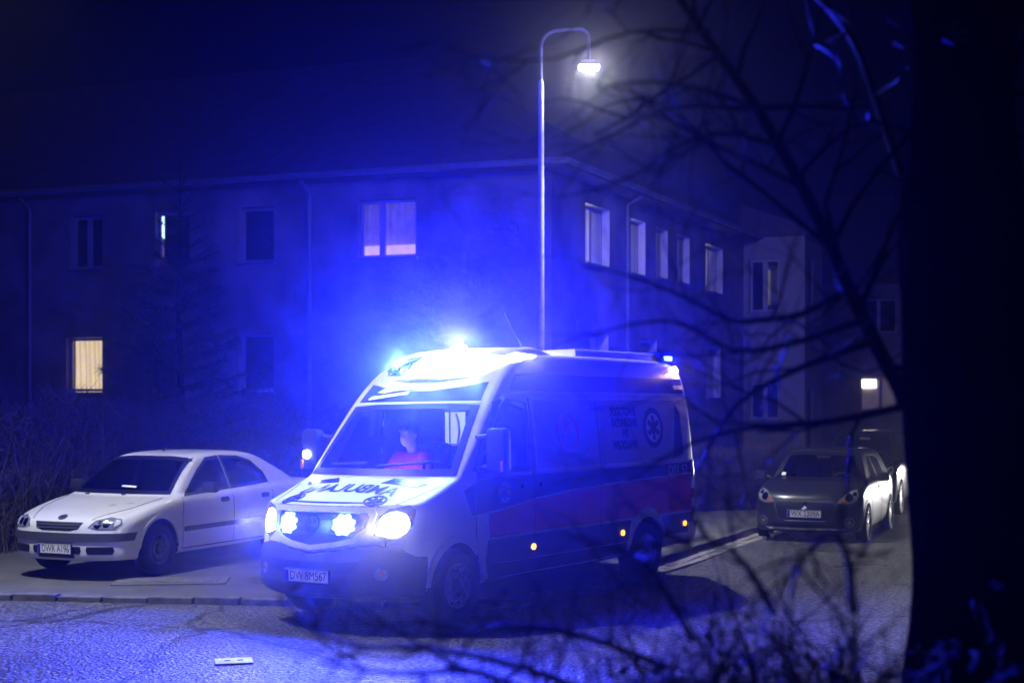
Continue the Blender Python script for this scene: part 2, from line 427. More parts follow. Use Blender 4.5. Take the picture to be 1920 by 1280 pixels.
def star_of_life(c, r):
    """six barred star as one 2-D mesh list"""
    V = []; F = []
    for k in range(3):
        a = math.pi/2+k*math.pi/3; d = np.array([math.cos(a), math.sin(a)]); e = np.array([-d[1], d[0]])
        for s in (-1, 1):
            o = len(V); w = r*.21
            V += [np.array(c)+e*w, np.array(c)-e*w, np.array(c)-e*w+d*s*r, np.array(c)+e*w+d*s*r]; F.append((o, o+1, o+2, o+3))
    return np.array(V), F

def light(name, kind, loc, power, color, parent=None, radius=.05, target=None, cone=None, blend=.3):
    d = bpy.data.lights.new(name, kind); d.energy = power; d.color = color
    if kind == 'AREA': d.size = radius
    else: d.shadow_soft_size = radius
    if cone: d.spot_size = math.radians(cone); d.spot_blend = blend
    o = bpy.data.objects.new(name, d); col.objects.link(o); o.parent = parent; o.location = loc
    if target is not None: o.rotation_euler = (Vector(target)-Vector(loc)).to_track_quat('-Z', 'Y').to_euler()
    return o

# ------------------------------------------------------------------ ground, road, pavement, kerbs
def zroad(y): return -.014*min(max(0, y-17), 25)
KERB = [(-18, 15.7), (-5.4, 15.0), (-1.9, 14.5), (-1.0, 14.45), (-.2, 14.75), (.4, 15.3), (.83, 15.95), (1.91, 18.2), (4.13, 23.7), (8, 33.3), (14, 48.2)]
def kh(x, y): return .055+.055*min(1, max(0, (y-16)/3)) if x > 0 else .055
def at_len(path, s):
    for a, b in zip(path, path[1:]):
        L = math.dist(a, b)
        if s <= L: return Vector((a[0]+(b[0]-a[0])*s/L, a[1]+(b[1]-a[1])*s/L)), Vector(((b[0]-a[0])/L, (b[1]-a[1])/L))
        s -= L
    return Vector(path[-1]), Vector(((path[-1][0]-path[-2][0])/L, (path[-1][1]-path[-2][1])/L))

g = G(); g.add([(-400, -60, -.5), (400, -60, -.5), (400, 700, -.5), (-400, 700, -.5)], [(0, 1, 2, 3)])
tag(g.obj('ground', 'soil', smooth=False), kind='structure')
g = G(); xs = np.linspace(-40, 40, 41); ys = np.concatenate([np.linspace(-8, 16, 13), np.linspace(17, 42, 26), [60, 90]])
V = [(x, y, zroad(y)) for y in ys for x in xs]; n = len(xs)
g.add(V, [(j*n+i, j*n+i+1, (j+1)*n+i+1, (j+1)*n+i) for j in range(len(ys)-1) for i in range(n-1)])
road = tag(g.obj('road', 'asphalt'), kind='structure')
# pavement slab behind the kerb (strip lofted back from the kerb line)
g = G(); KP = []
for i in range(120):
    p, t = at_len(KERB, i*.45); KP.append((p, t))
V = []; F = []
for p, t in KP:
    nrm = Vector((-t.y, t.x))
    for w in (.14, 1.2, 2.6, 5, 9):
        q = p+nrm*w
        if w > 2.6: q = p+nrm*2.6+Vector((-.55, .83))*(w-2.6)
        V.append((q.x, q.y, zroad(q.y)+kh(q.x, q.y)+.004*w))
for i in range(len(KP)-1):
    for k in range(4): F.append((i*5+k, (i+1)*5+k, (i+1)*5+k+1, i*5+k+1)[::-1])
g.add(V, F); pav = tag(g.obj('pavement', 'paving'), kind='structure')
kerb = thing('kerb', None, None); tag(kerb, kind='structure')
s = 0; i = 0
while s < 50:
    L = .98 if s < 12 or s > 17.5 else .5
    (p, t), (p2, t2) = at_len(KERB, s+.012), at_len(KERB, s+L-.012)
    n1 = Vector((-t.y, t.x)); n2 = Vector((-t2.y, t2.x)); dz = random.uniform(-.014, .012)
    P = []
    for zt in (0, 1):
        for q, nn in ((p, n1), (p2, n2)):
            h = zroad(q.y)+kh(q.x, q.y)+.012+dz
            a = q+nn*(.012 if zt else 0); b = q+nn*.15
            P.append([(a.x, a.y, h if zt else -.3), (b.x, b.y, h if zt else -.3)])
    gg = G(); gg.hexa([P[0][0], P[1][0], P[1][1], P[0][1], P[2][0], P[3][0], P[3][1], P[2][1]])
    gg.obj('kerb_stone', 'kerb_stone', kerb, smooth=False, bevel=.012)
    s += L; i += 1
# two rows of setts in the gutter of the side street
gut = thing('gutter', None, None); tag(gut, kind='structure')
for row in range(2):
    s = 17.2+row*.11
    while s < 32:
        L = random.uniform(.2, .27); (p, t) = at_len(KERB, s+L/2); nn = Vector((t.y, -t.x)); c = p+nn*(.09+row*.16)
        M = Matrix.Rotation(math.atan2(t.y, t.x)+random.uniform(-.04, .04), 3, 'Z')
        gg = G(); gg.box((c.x, c.y, zroad(c.y)-.03+random.uniform(0, .012)), (L-.02, .14, .1), M, taper=.93)
        gg.obj('sett', 'sett', gut, smooth=False, bevel=.008)
        s += L
# covers in the pavement and the road
cv = thing('inspection_cover', 'rectangular concrete inspection cover set in the pavement before the white car', 'cover', (-3.85, 16.1, zroad(16.1)+.063), math.radians(6))
G().box((0, 0, 0), (1.25, .62, .03)).obj('frame', 'concrete', cv, bevel=.006)
G().box((0, 0, .012), (1.05, .44, .02)).obj('lid', 'kerb_stone', cv, bevel=.006)
vc = thing('valve_cover', 'small pale square cover lying in the asphalt of the main road', 'cover', (-2.24, 11.45, .004), math.radians(14))
G().box((0, 0, .003), (.30, .24, .02)).obj('lid', 'cover_pale', vc, bevel=.004)
for dx in (-.05, .05): G().box((dx, 0, .0135), (.045, .03, .006)).obj('slot', 'ink', vc)

# ------------------------------------------------------------------ houses
Z = Vector((0, 0, 1))
def wall(name, P0, u, L, z0, z1, ops, m, parent, depth=.22, rm=None):
    """ops: (t0,t1,z0,z1). outward normal = u rotated -90deg (facing the camera)"""
    P0 = Vector((*P0, 0)); u = Vector((*u, 0)).normalized(); nrm = Vector((u.y, -u.x, 0))
    if nrm.dot(-P0) < 0 and abs(nrm.dot(P0)) > 1e-6: nrm = -nrm
    ts = sorted({0, L, *[o[0] for o in ops], *[o[1] for o in ops]}); zs = sorted({z0, z1, *[o[2] for o in ops], *[o[3] for o in ops]})
    g = G()
    def pt(t, z, d=0): return P0+u*t-nrm*d+Z*z
    for a, b in zip(ts, ts[1:]):
        for c, e in zip(zs, zs[1:]):
            mt, mz = (a+b)/2, (c+e)/2
            if any(o[0] < mt < o[1] and o[2] < mz < o[3] for o in ops): continue
            g.add([pt(a, c), pt(b, c), pt(b, e), pt(a, e)], [(0, 1, 2, 3)])
    rv_ = []
    for a, b, c, e in ops:
        rv_.append(G()); q = rv_[-1] if rm else g
        q.add([pt(a, c), pt(b, c), pt(b, e), pt(a, e), pt(a, c, depth), pt(b, c, depth), pt(b, e, depth), pt(a, e, depth)],
              [(0, 1, 5, 4), (1, 2, 6, 5), (2, 3, 7, 6), (3, 0, 4, 7)])
    o = g.obj(name, m, parent, smooth=False)
    if rm:
        for gg in rv_: gg.obj('window_reveal', rm, parent, smooth=False)
    return o, pt, u, nrm

def window(pt, u, nrm, op, parent, split=None, fill='pane', low=None, d=.16, strip=None, cd=.30):
    a, b, c, e = op; fw = .07
    R = Matrix((tuple(u), tuple(nrm), (0, 0, 1))).transposed()
    def bx(g, t0, t1, z0, z1, dep, th): 
        q = pt((t0+t1)/2, (z0+z1)/2, dep); g.box(q, (t1-t0, th, z1-z0), R)
    g = G(); bx(g, a+.01, b-.01, c+.01, c+fw, d, .06); bx(g, a+.01, b-.01, e-fw, e-.01, d, .06)
    bx(g, a+.01, a+fw, c+fw, e-fw, d, .06); bx(g, b-fw, b-.01, c+fw, e-fw, d, .06)
    w = g.obj('window', 'upvc', parent, smooth=False)
    for s in ([split] if split else []):
        g = G(); t = a+(b-a)*s; bx(g, t-.06, t+.06, c+fw, e-fw, d, .065); g.obj('mullion', 'upvc', w, smooth=False)
    gp = 'glass' if fill != 'pane' or low or strip else 'pane'
    edges = [a+fw]+([a+(b-a)*split-.06, a+(b-a)*split+.06] if split else [])+[b-fw]
    for k in range(0, len(edges), 2):
        g = G(); bx(g, edges[k], edges[k+1], c+fw, e-fw, d+.01, .008); g.obj('pane', gp, w, smooth=False)
    if gp == 'glass':
        g = G(); n = 24; V = []; F = []
        for i in range(n+1):
            t = a+.0+(b-a)*i/n; dd = cd+.025*math.sin(i*1.9)
            V += [pt(t, c, dd), pt(t, e, dd)]
        F = [(2*i, 2*i+2, 2*i+3, 2*i+1) for i in range(n)]
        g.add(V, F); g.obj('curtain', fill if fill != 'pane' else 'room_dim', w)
    if low:   # a bright band where the blind ends above the sill
        g = G(); bx(g, a+.01, b-.01, c, c+low[0], d+.075, .02); g.obj('lit_gap', low[1], w, smooth=False)
    if strip:
        g = G(); bx(g, a+fw, a+fw+strip[0], c+strip[2], e-fw, d+.06, .02); g.obj('lit_gap', strip[1], w, smooth=False)
    g = G(); bx(g, a-.05, b+.05, c-.045, c-.003, -.02, .10); g.obj('sill', 'zinc', w, smooth=False)
    return w

C0 = (.76, 27.1); U1 = Vector((-.94, .34)).normalized(); U2 = Vector((.42, .907)).normalized()
EAVE = 6.62
house = thing('corner_house', 'two storey corner terrace house behind the hedge, facing both streets', 'house', (0, 0, 0))
L1 = 24
wl = [(2.82, 4.1, 4.95, 6.12), (6.0, 6.82, 4.95, 6.1), (8.0, 8.84, 4.95, 6.1), (10.17, 11.0, 4.95, 6.1), (13.6, 14.4, 4.95, 6.1), (16.5, 17.3, 4.95, 6.1),
      (6.0, 6.82, 2.3, 3.5), (10.17, 11.1, 2.3, 3.48), (8.35, 8.95, 2.3, 3.48), (13.6, 14.5, 2.3, 3.5)]
wobj, pt, u_, n_ = wall('wall', C0, U1, L1, 1.1, EAVE, wl, 'plaster', house)
window(pt, u_, n_, wl[0], house, split=.62, fill='room_dim', low=(.27, 'room_pink'))
window(pt, u_, n_, wl[1], house)
w = window(pt, u_, n_, wl[2], house, strip=(-.0, 'strip_cyan', .15)) if False else window(pt, u_, n_, wl[2], house)
# thin bright gap at the far edge of that window
R_ = Matrix((tuple(u_), tuple(n_), (0, 0, 1))).transposed()
G().box(pt(8.74, 5.78, .148), (.05, .01, .48), R_).obj('lit_gap', 'strip_cyan', w, smooth=False)
G().box(pt(8.74, 5.28, .148), (.04, .01, .42), R_).obj('lit_gap', 'room_dim', w, smooth=False)
for k in (3, 4, 5, 6, 8, 9): window(pt, u_, n_, wl[k], house, split=.5 if k == 3 else None)
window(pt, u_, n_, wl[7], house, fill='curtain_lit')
_, pb, _, _ = wall('plinth', C0, U1, L1, -.3, 1.1, [], 'plinth', house)
L2 = 13.4
wr = [(1.7, 3.07, 4.9, 6.1), (4.37, 5.31, 4.9, 6.1), (6.04, 6.88, 4.95, 6.1), (7.6, 8.55, 4.95, 6.1), (9.87, 11.39, 4.9, 6.1),
      (1.9, 3.0, 2.2, 3.5), (5.0, 6.1, 2.2, 3.5), (9.9, 11.2, 2.2, 3.5)]
_, pt2, u2, n2 = wall('wall', C0, U2, L2, 1.1, EAVE, wr, 'plaster', house, depth=.34, rm='reveal_white')
wall('plinth', C0, U2, L2, -.6, 1.1, [], 'plinth', house)
for k, op in enumerate(wr):
    up = k < 5
    window(pt2, u2, n2, op, house, split=.5 if k in (0, 4) else None, fill='room_lav' if up else 'pane', d=.20, cd=.31,
           strip={0: (.42, 'room_white', .0), 1: (.22, 'room_white', .1), 4: (.40, 'room_white', .05)}.get(k))
# projecting stair bay at the far end of the street front
E1 = pt2(L2, 0); nb = Vector((n2.x, n2.y))
BAY = 1.7
bo = [(.15, 1.0, 4.55, 6.0), (.15, 1.0, 1.6, 2.6)]
_, pt3, u3, n3 = wall('bay_wall', (E1.x, E1.y), nb, BAY, -.6, EAVE, bo, 'plaster_light', house)
for op in bo: window(pt3, u3, n3, op, house, split=.5)
E2 = pt3(BAY, 0)
bo2 = [(.35, .95, 4.3, 6.0), (.3, 1.0, .2, 2.4)]
_, pt4, u4, n4 = wall('bay_wall', (E2.x, E2.y), U2, 2.1, -.6, EAVE-.1, bo2, 'plaster_light', house)
window(pt4, u4, n4, bo2[0], house, fill='pane')
G().box(pt4(.65, 1.3, .12), (.7, .06, 2.2), Matrix((tuple(u4), tuple(n4), (0, 0, 1))).transposed()).obj('door', 'interior', house)
E3 = pt4(2.1, 0)
# hipped roof over the whole footprint
def P3(a, b, z): q = Vector(C0)+U1*a+U2*b; return (q.x, q.y, z)
ov = .45; B2 = 17.5
g = G()
eave = [P3(-ov, -ov, EAVE+.02), P3(L1, -ov, EAVE+.02), P3(L1, B2, EAVE+.02), P3(-ov, B2, EAVE+.02)]
top = [P3(6, 6.2, EAVE+3.9), P3(L1, 6.2, EAVE+3.9)]
low = [(x, y, z-.14) for x, y, z in eave]
g.add(eave+top+low, [(0, 4, 5, 1), (0, 3, 4), (3, 2, 5, 4), (6, 7, 8, 9), (0, 1, 7, 6), (3, 0, 6, 9), (1, 2, 8, 7), (2, 3, 9, 8), (1, 5, 2)])
roof = g.obj('roof', 'roof_tile', house, smooth=False)
G().tube([P3(-ov-.06, -ov-.06, EAVE-.03), P3(L1, -ov-.06, EAVE-.03)], .065).obj('gutter', 'zinc', house)
G().tube([P3(-ov-.06, -ov-.06, EAVE-.03), P3(-ov-.06, L2, EAVE-.03)], .065).obj('gutter', 'zinc', house)
for t in (5.15, 12.0, 19):
    q = pt(t, 0, -.07); G().tube([(q.x, q.y, -.3), (q.x, q.y, EAVE-.35), tuple(pt(t, EAVE-.12, -.42))], .045).obj('downpipe', 'zinc', house)
q = pt2(4.0, 0, -.07); G().tube([(q.x, q.y, -.4), (q.x, q.y, EAVE-.3), tuple(pt2(4.0, EAVE-.1, -.42))], .045).obj('downpipe', 'zinc', house)
# bay roof
g = G(); a = pt3(BAY+.3, EAVE-.02, -.3); b = pt4(2.2, EAVE-.02, -.3); c = pt2(L2+2.2, EAVE-.02); d = pt3(0, EAVE-.02, -.3)
g.add([a, b, c, d, a+Z*.14, b+Z*.14, c+Z*.9, d+Z*.9], [(0, 1, 2, 3), (4, 7, 6, 5), (0, 4, 5, 1), (1, 5, 6, 2), (2, 6, 7, 3), (3, 7, 4, 0)])
g.obj('bay_roof', 'roof_tile', house, smooth=False)

far = thing('far_house', 'dark house with one lit ground floor window far behind the parked cars', 'house')
fo = [(1.45, 2.75, 1.75, 2.95), (5.2, 6.4, 1.75, 2.95), (1.45, 2.75, 4.5, 5.7), (5.2, 6.4, 4.5, 5.7)]
_, pf, uf, nf = wall('wall', (10.8, 50), (1, -.04), 16, -1, 6.3, fo, 'plaster', far)
window(pf, uf, nf, fo[0], far, split=.55, fill='room_dim', low=(1.12, 'room_dim'))
G().box(pf(1.75, 2.72, .18), (.55, .02, .3)).obj('lit_gap', 'room_white', far, smooth=False)
for op in fo[1:]: window(pf, uf, nf, op, far, split=.5)
g = G(); a, b = pf(-.5, 6.3, -.5), pf(16.5, 6.3, -.5); c, d = pf(16.5, 10, 5), pf(-.5, 10, 5)
g.add([a, b, c, d, a-Z*.15, b-Z*.15, c-Z*.15, d-Z*.15], [(0, 1, 2, 3), (4, 7, 6, 5), (0, 4, 5, 1), (1, 5, 6, 2), (2, 6, 7, 3), (3, 7, 4, 0)])
g.obj('roof', 'roof_tile', far, smooth=False)

# ------------------------------------------------------------------ bare hedges
def twigs(P, D, L, R, nseg=3, curl=.35, sides=3, seed=1):
    r = np.random.default_rng(seed); n = len(P); D = D/np.linalg.norm(D, axis=1)[:, None]
    pts = [P]; ds = [D]
    for _ in range(nseg):
        D = D+r.normal(0, curl, (n, 3)); D /= np.linalg.norm(D, axis=1)[:, None]
        pts.append(pts[-1]+D*(L/nseg)[:, None]); ds.append(D)
    V = np.zeros((n, nseg+1, sides, 3))
    a = np.cross(ds[0], [0.31, .2, .93]); a /= np.linalg.norm(a, axis=1)[:, None]
    for i in range(nseg+1):
        b = np.cross(ds[i], a); b /= np.maximum(np.linalg.norm(b, axis=1), 1e-6)[:, None]
        rr = R*(1-.75*i/nseg)
        for k in range(sides):
            w = 2*math.pi*k/sides; V[:, i, k] = pts[i]+(a*math.cos(w)+b*math.sin(w))*rr[:, None]
    base = (np.arange(n)*(nseg+1)*sides)[:, None, None]
    i, k = np.meshgrid(np.arange(nseg), np.arange(sides), indexing='ij')
    q = np.stack([i*sides+k, i*sides+(k+1) % sides, (i+1)*sides+(k+1) % sides, (i+1)*sides+k], -1).reshape(1, -1, 4)
    return V.reshape(-1, 3), (base+q).reshape(-1, 4), np.stack(pts, 1)

def hedge(label, path, height, width, per_m, seed, rad=.0055):
    r = np.random.default_rng(seed); h = thing('hedge', label, 'hedge', (path[0][0], path[0][1], 0), group='bare garden hedges')
    tot = sum(math.dist(a, b) for a, b in zip(path, path[1:]))
    n = int(tot*per_m); S = r.uniform(0, tot, n); pos = []; nr = []
    for s in S: p, t = at_len(path, s); pos.append(p); nr.append((-t.y, t.x))
    pos = np.array(pos); nr = np.array(nr); off = r.normal(0, width*.27, n)
    hh = height*(1+.05*np.sin(S*2.1)+.04*np.sin(S*5.3+1))
    P = np.zeros((n, 3)); P[:, :2] = pos+nr*off[:, None]; P[:, 2] = r.uniform(0, 1, n)*hh*.93-.02
    D = r.normal(0, .75, (n, 3)); D[:, 2] = np.abs(D[:, 2])*.9+.12
    Ln = r.uniform(.18, .42, n); Ln = np.minimum(Ln, np.maximum(.10, (hh-P[:, 2])*1.5))
    V1, F1, pts = twigs(P, D, Ln, np.full(n, rad), 3, .3, seed=seed)
    m = n//16; k = r.integers(0, n, m); P2 = P[k].copy(); P2[:, 2] = -.05
    D2 = r.normal(0, .12, (m, 3)); D2[:, 2] = 1
    V2, F2, _ = twigs(P2, D2, hh[k]*r.uniform(.6, .93, m), np.full(m, rad*2), 5, .14, seed=seed+1)
    off_ = np.array([path[0][0], path[0][1], 0])
    link_mesh('twigs', mesh_np('twigs', V1-off_, F1), 'twig', h, smooth=False)
    link_mesh('stems', mesh_np('stems', V2-off_, F2), 'twig', h, smooth=False)
    return h
hedge('tall bare twiggy hedge behind the white sedan', [(-15, 17.2), (-7.6, 18.9), (-5.6, 22.2), (-2.2, 23.6), (.1, 24.1)], 2.2, .85, 1700, 3, .007)
hedge('lower clipped bare hedge between the ambulance and the grey hatchback', [(2.6, 27.1), (3.6, 27.8), (5.3, 28.7), (6.0, 30.4)], 1.25, .8, 2000, 5)

# ------------------------------------------------------------------ wheels
def wheel(parent, c, R, w, rimr, style, side, steer=0.):
    h = bpy.data.objects.new('wheel', None); h.empty_display_size = .1; col.objects.link(h); h.parent = parent; h.location = c; h.rotation_euler = (0, 0, steer)
    s = side; hw = w/2
    g = G(); g.lathe([(rimr, -hw*.9), (rimr+.03, -hw), (R-.035, -hw), (R-.008, -hw*.8), (R, -hw*.5), (R, hw*.5), (R-.008, hw*.8), (R-.035, hw), (rimr+.03, hw), (rimr-.004, hw*.86), (rimr-.01, -hw*.9)], (0, 0, 0), (0, s, 0), 36)
    g.obj('tyre', 'rubber', h)
    g = G(); o = hw*.86
    if style == 'steel':
        g.lathe([(rimr, o), (rimr-.015, o), (rimr-.03, o-.03), (rimr*.72, o-.045), (rimr*.6, o-.01), (rimr*.45, o-.005), (rimr*.36, o-.03), (.06, o-.03), (.05, o), (0, o+.004)], (0, 0, 0), (0, s, 0), 30)
        g.obj('rim', 'steel_rim', h)
        g = G()
        for k in range(10):
            a = 2*math.pi*k/10; p = (math.cos(a)*rimr*.80, s*(o-.034), math.sin(a)*rimr*.80); g.lathe([(0, .003), (.016, .003), (.018, 0)], p, (0, s, 0), 8)
        g.obj('vent_holes', 'ink', h)
    else:
        g.lathe([(rimr, o), (rimr-.012, o+.004), (rimr-.028, o-.01), (rimr-.04, -.02), (.0, -.03)], (0, 0, 0), (0, s, 0), 32)
        g.obj('rim', 'steel_rim', h)
        g = G()
        for k in range(10):
            a = 2*math.pi*k/10+(.13 if k % 2 else -.13); d = Vector((math.cos(a), 0, math.sin(a))); e = Vector((-math.sin(a), 0, math.cos(a)))
            r0, r1 = .05, rimr-.015; w0, w1 = .017, .014; y1 = s*(o-.002); y0 = s*(o-.035)
            P = []
            for yy in (y0, y1):
                for rr, ww in ((r0, w0), (r1, w1)):
                    P += [d*rr-e*ww+Vector((0, yy, 0)), d*rr+e*ww+Vector((0, yy, 0))]
            g.hexa([P[0], P[1], P[3], P[2], P[4], P[5], P[7], P[6]])
        g.lathe([(.075, o-.03), (.07, o-.002), (.03, o+.004), (0, o+.004)], (0, 0, 0), (0, s, 0), 16)
        g.obj('spokes', 'alloy', h, smooth=False)
    return h

def plate(parent, f, y, z, txt, size=(.52, .114), frame=True, off=.03):
    p, gr = project(f, [(y, z)], 'x'); x = p[0][0]
    n = gr[0]; tilt = math.asin(max(-.3, min(.3, n[2])))
    h = bpy.data.objects.new('licence_plate', None); h.empty_display_size = .1; col.objects.link(h); h.parent = parent
    h.location = (x+off, y, z); h.rotation_euler = (0, -tilt, 0)
    if frame: G().box((-.012, 0, -.004), (.02, size[0]+.022, size[1]+.026)).obj('plate_holder', 'black_plastic', h, bevel=.004)
    G().box((0, 0, 0), (.008, size[0], size[1])).obj('plate', 'plate_white', h)
    G().box((.0052, -size[0]/2+.024, 0), (.002, .042, size[1]-.008)).obj('country_band', 'eu_blue', h)
    V, F = text2(txt, .112, 0, .80); w = V[:, 0].max()-V[:, 0].min(); V[:, 0] *= (size[0]-.085)/w
    V3 = [(.0056, v[0]+.022, v[1]) for v in V]
    me = bpy.data.meshes.new('lettering'); me.from_pydata(V3, [], F); link_mesh('lettering', me, 'ink', h, False)
    for a, b, c, d in ((0, size[1]/2-.004, size[0], .003), (0, -size[1]/2+.004, size[0], .003)):
        G().box((.0048, a, b), (.002, c-.012, d)).obj('border', 'ink', h)
    return h

def heading(yaw): return -math.pi/2-yaw     # local +x points to (-sin yaw, -cos yaw)

# ------------------------------------------------------------------ ambulance
VP = Poly2([(-.06, .27), (-.01, .33), (.0, .46), (0, .60), (-.03, .70), (-.05, .80), (-.13, 1.12), (-.20, 1.14), (-.55, 1.245), (-.84, 1.345), (-.90, 1.40),
            (-1.50, 2.02), (-1.78, 2.27), (-2.05, 2.45), (-2.5, 2.54), (-3.4, 2.57), (-5.4, 2.555), (-5.68, 2.51), (-5.80, 2.38), (-5.87, 1.6), (-5.90, .9),
            (-5.91, .62), (-5.88, .45), (-5.78, .36), (-4, .30), (-1.6, .30)], 2)
VS = Poly2([(-3, .2), (.90, .27), (.945, .40), (.975, .7), (.985, 1.0), (.985, 1.25), (.965, 1.5), (.93, 1.85), (.885, 2.2), (.83, 2.45), (.75, 2.60), (.55, 2.70), (-3, 2.75)], 2)
def van_solid(x, y, z):
    ay = np.abs(y); t = np.clip((x+2.8)/1.8, 0, 1)
    p = VP(x+(.17+.08*np.clip((1.3-z)*4, 0, 1))*t*(ay/.8)**2, z)
    w = np.interp(x, [-5.91, -5.7, -1.2, -.6, -.25, -.05, .1], [.955, .985, .985, .965, .93, .88, .82])
    q = ay-w
    # crease along the bonnet edge
    return rmax(rmax(p, q+0*z, .07), VS(ay, z), .06)
VW = [(-1.0, .345), (-4.665, .345)]
scr_o = [(-.895, 1.365), (.895, 1.365), (.79, 2.03), (.4, 2.05), (-.4, 2.05), (-.79, 2.03)]
scr_i = [(-.82, 1.425), (.82, 1.425), (.72, 1.98), (.37, 2.0), (-.37, 2.0), (-.72, 1.98)]
dw_o = [(-1.36, 1.39), (-2.24, 1.36), (-2.26, 2.05), (-1.92, 2.09), (-1.80, 2.03)]
dw_i = [(-1.46, 1.445), (-2.18, 1.42), (-2.20, 1.99), (-1.94, 2.03), (-1.86, 1.99)]
def mid(a, b): return [((p[0]+q[0])/2, (p[1]+q[1])/2) for p, q in zip(a, b)]
W_SCREEN = Poly2(mid(scr_o, scr_i), 0); W_DOOR = Poly2(mid(dw_o, dw_i), 0)
def van_body(x, y, z):
    f = van_solid(x, y, z); ay = np.abs(y)
    for xw, zw in VW:
        c = np.maximum(np.sqrt((x-xw)**2+(z-zw)**2)-.415, .62-ay); f = np.maximum(f, -c)
    g0 = van_solid(x, y, z)+.07
    cab = np.maximum(np.maximum(g0, -(x+2.72)), np.maximum(x+.98, 1.15-z+.25*np.clip(x+1.55, 0, .4)))
    cab = np.minimum(cab, np.maximum(np.maximum(g0, np.abs(x+2.12)-.58), .62-z))
    f = np.maximum(f, -cab)
    scr = np.maximum(W_SCREEN(y+0*x, z+0*x), -(x+1.9)); f = np.maximum(f, -scr)
    dw = np.maximum(W_DOOR(x+0*y, z+0*y), .5-ay); f = np.maximum(f, -dw)
    return f

amb = thing('ambulance', 'white ambulance van with blue lights flashing, standing half on the corner pavement', 'ambulance', (-1.85, 12.97, .02), heading(math.radians(34.1)))
amb.rotation_mode = 'XYZ'; amb.rotation_euler[0] = math.radians(.9)
me = surfnet('body', van_body, (-6.0, 0, .15), (.1, 1.06, 2.75), .026)
body = link_mesh('body', me, ['white_paint', 'interior'], amb, angle=48)
# faces of the cab lining get the dark interior material
cen = np.empty(len(me.polygons)*3, np.float32); me.polygons.foreach_get('center', cen); cen = cen.reshape(-1, 3)
ins = van_solid(cen[:, 0], cen[:, 1], cen[:, 2]) < -.012
me.polygons.foreach_set('material_index', ins.astype(np.int32)); me.update()
S = van_solid
def pa(name, VF, axis, m, off=.004, side=1, parent=amb, **k): return patch(name, S, VF, axis, m, parent, off, side, **k)

# glazing
pa('windscreen_seal', ring2(scr_o, scr_i, .05), 'x', 'seal', .006, depth=2.5)
ws = pa('windscreen', cdt(scr_i, .07), 'x', 'glass', .0, skirt=0, depth=2.5)
for s in (1, -1):
    pa('door_window_seal', ring2(dw_o, dw_i, .05), 'y', 'seal', .006, s)
    pa('door_window', cdt(dw_i, .08), 'y', 'tint_glass', 0., s, skirt=0)
    pa('pillar_shade', cdt([(-1.24, 1.40), (-1.345, 1.40), (-1.775, 2.03), (-1.90, 2.105), (-1.84, 2.13), (-1.70, 2.06)], .05), 'y', 'dark_film', .004, s)  # dark patch added in place of shade on the pillar
# dark band of the roof front above the windscreen with its pale marking
pa('roof_front_band', cdt([(-.77, 2.075), (.77, 2.075), (.74, 2.26), (.45, 2.215), (.15, 2.18), (-.15, 2.18), (-.45, 2.215), (-.74, 2.26)], .06), 'x', 'dark_film', .004, depth=3)
pa('roof_front_line', cdt([(-.785, 2.052), (.785, 2.052), (.78, 2.07), (-.78, 2.07)], .06), 'x', 'white_film', .007, depth=3)
mk = G()
pa('pale_marking', cdt([(-.58, 2.175), (-.52, 2.205), (-.30, 2.225), (-.06, 2.235), (-.05, 2.20), (-.3, 2.185), (-.5, 2.165)], .04), 'x', 'white_film', .008, depth=3)
pa('pale_marking', cdt([(-.66, 2.11), (-.62, 2.135), (-.36, 2.155), (-.12, 2.175), (-.12, 2.145), (-.4, 2.12), (-.64, 2.095)], .04), 'x', 'white_film', .008, depth=3)
for s in (1, -1):
    pa('wiper', cdt([(s*.05-.0, 1.44), (s*.05+.52, 1.475), (s*.05+.52, 1.488), (s*.05, 1.455)], .05) if s > 0 else cdt([(-.62, 1.45), (-.1, 1.47), (-.1, 1.483), (-.62, 1.463)], .05), 'x', 'black_plastic', .022, skirt=.02, depth=2.5)

# front end
gr_o = [(-.575, 1.105), (.575, 1.105), (.605, 1.05), (.575, .91), (.46, .79), (.30, .755), (0, .715), (-.30, .755), (-.46, .79), (-.575, .91), (-.605, 1.05)]
gr_i = [(-.53, 1.06), (.53, 1.06), (.555, 1.02), (.53, .925), (.425, .835), (.28, .80), (0, .765), (-.28, .80), (-.425, .835), (-.53, .925), (-.555, 1.02)]
grille = pa('grille', cdt(gr_i, .05), 'x', 'black_plastic', .004)
pa('grille_surround', ring2(gr_o, gr_i, .05), 'x', 'white_paint', .028, parent=grille, skirt=.04)
for z in (.86, .93, 1.00): pa('grille_slat', cdt([(-.50, z), (.50, z), (.50, z+.028), (-.50, z+.028)], .06), 'x', 'grey_plastic', .016, parent=grille)
pa('badge', ring2(circ((0, .95), .085), circ((0, .95), .07)), 'x', 'chrome', .034, parent=grille, skirt=.02)
for a in (90, 210, 330):
    a = math.radians(a); d = np.array([math.cos(a), math.sin(a)])*.075; e = np.array([-d[1], d[0]])*.12; c = np.array([0, .95])
    pa('badge_spoke', (np.array([c-e, c+e, c+d]), [(0, 1, 2)]), 'x', 'chrome', .034, parent=grille, skirt=.02)
for y in (-.33, .33):
    star = [(y+r*math.cos(2*math.pi*k/32), .95+r*.92*math.sin(2*math.pi*k/32)) for k, r in enumerate([.088, .098, .108, .098]*8)]  # lens outline widened to a star, imitating the lamp's glare burst
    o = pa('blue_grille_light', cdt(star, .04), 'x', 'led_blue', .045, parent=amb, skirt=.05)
    pa('diode', cdt(circ((y, .955), .042, 14, .036), .03), 'x', 'led_core', .05, parent=o)
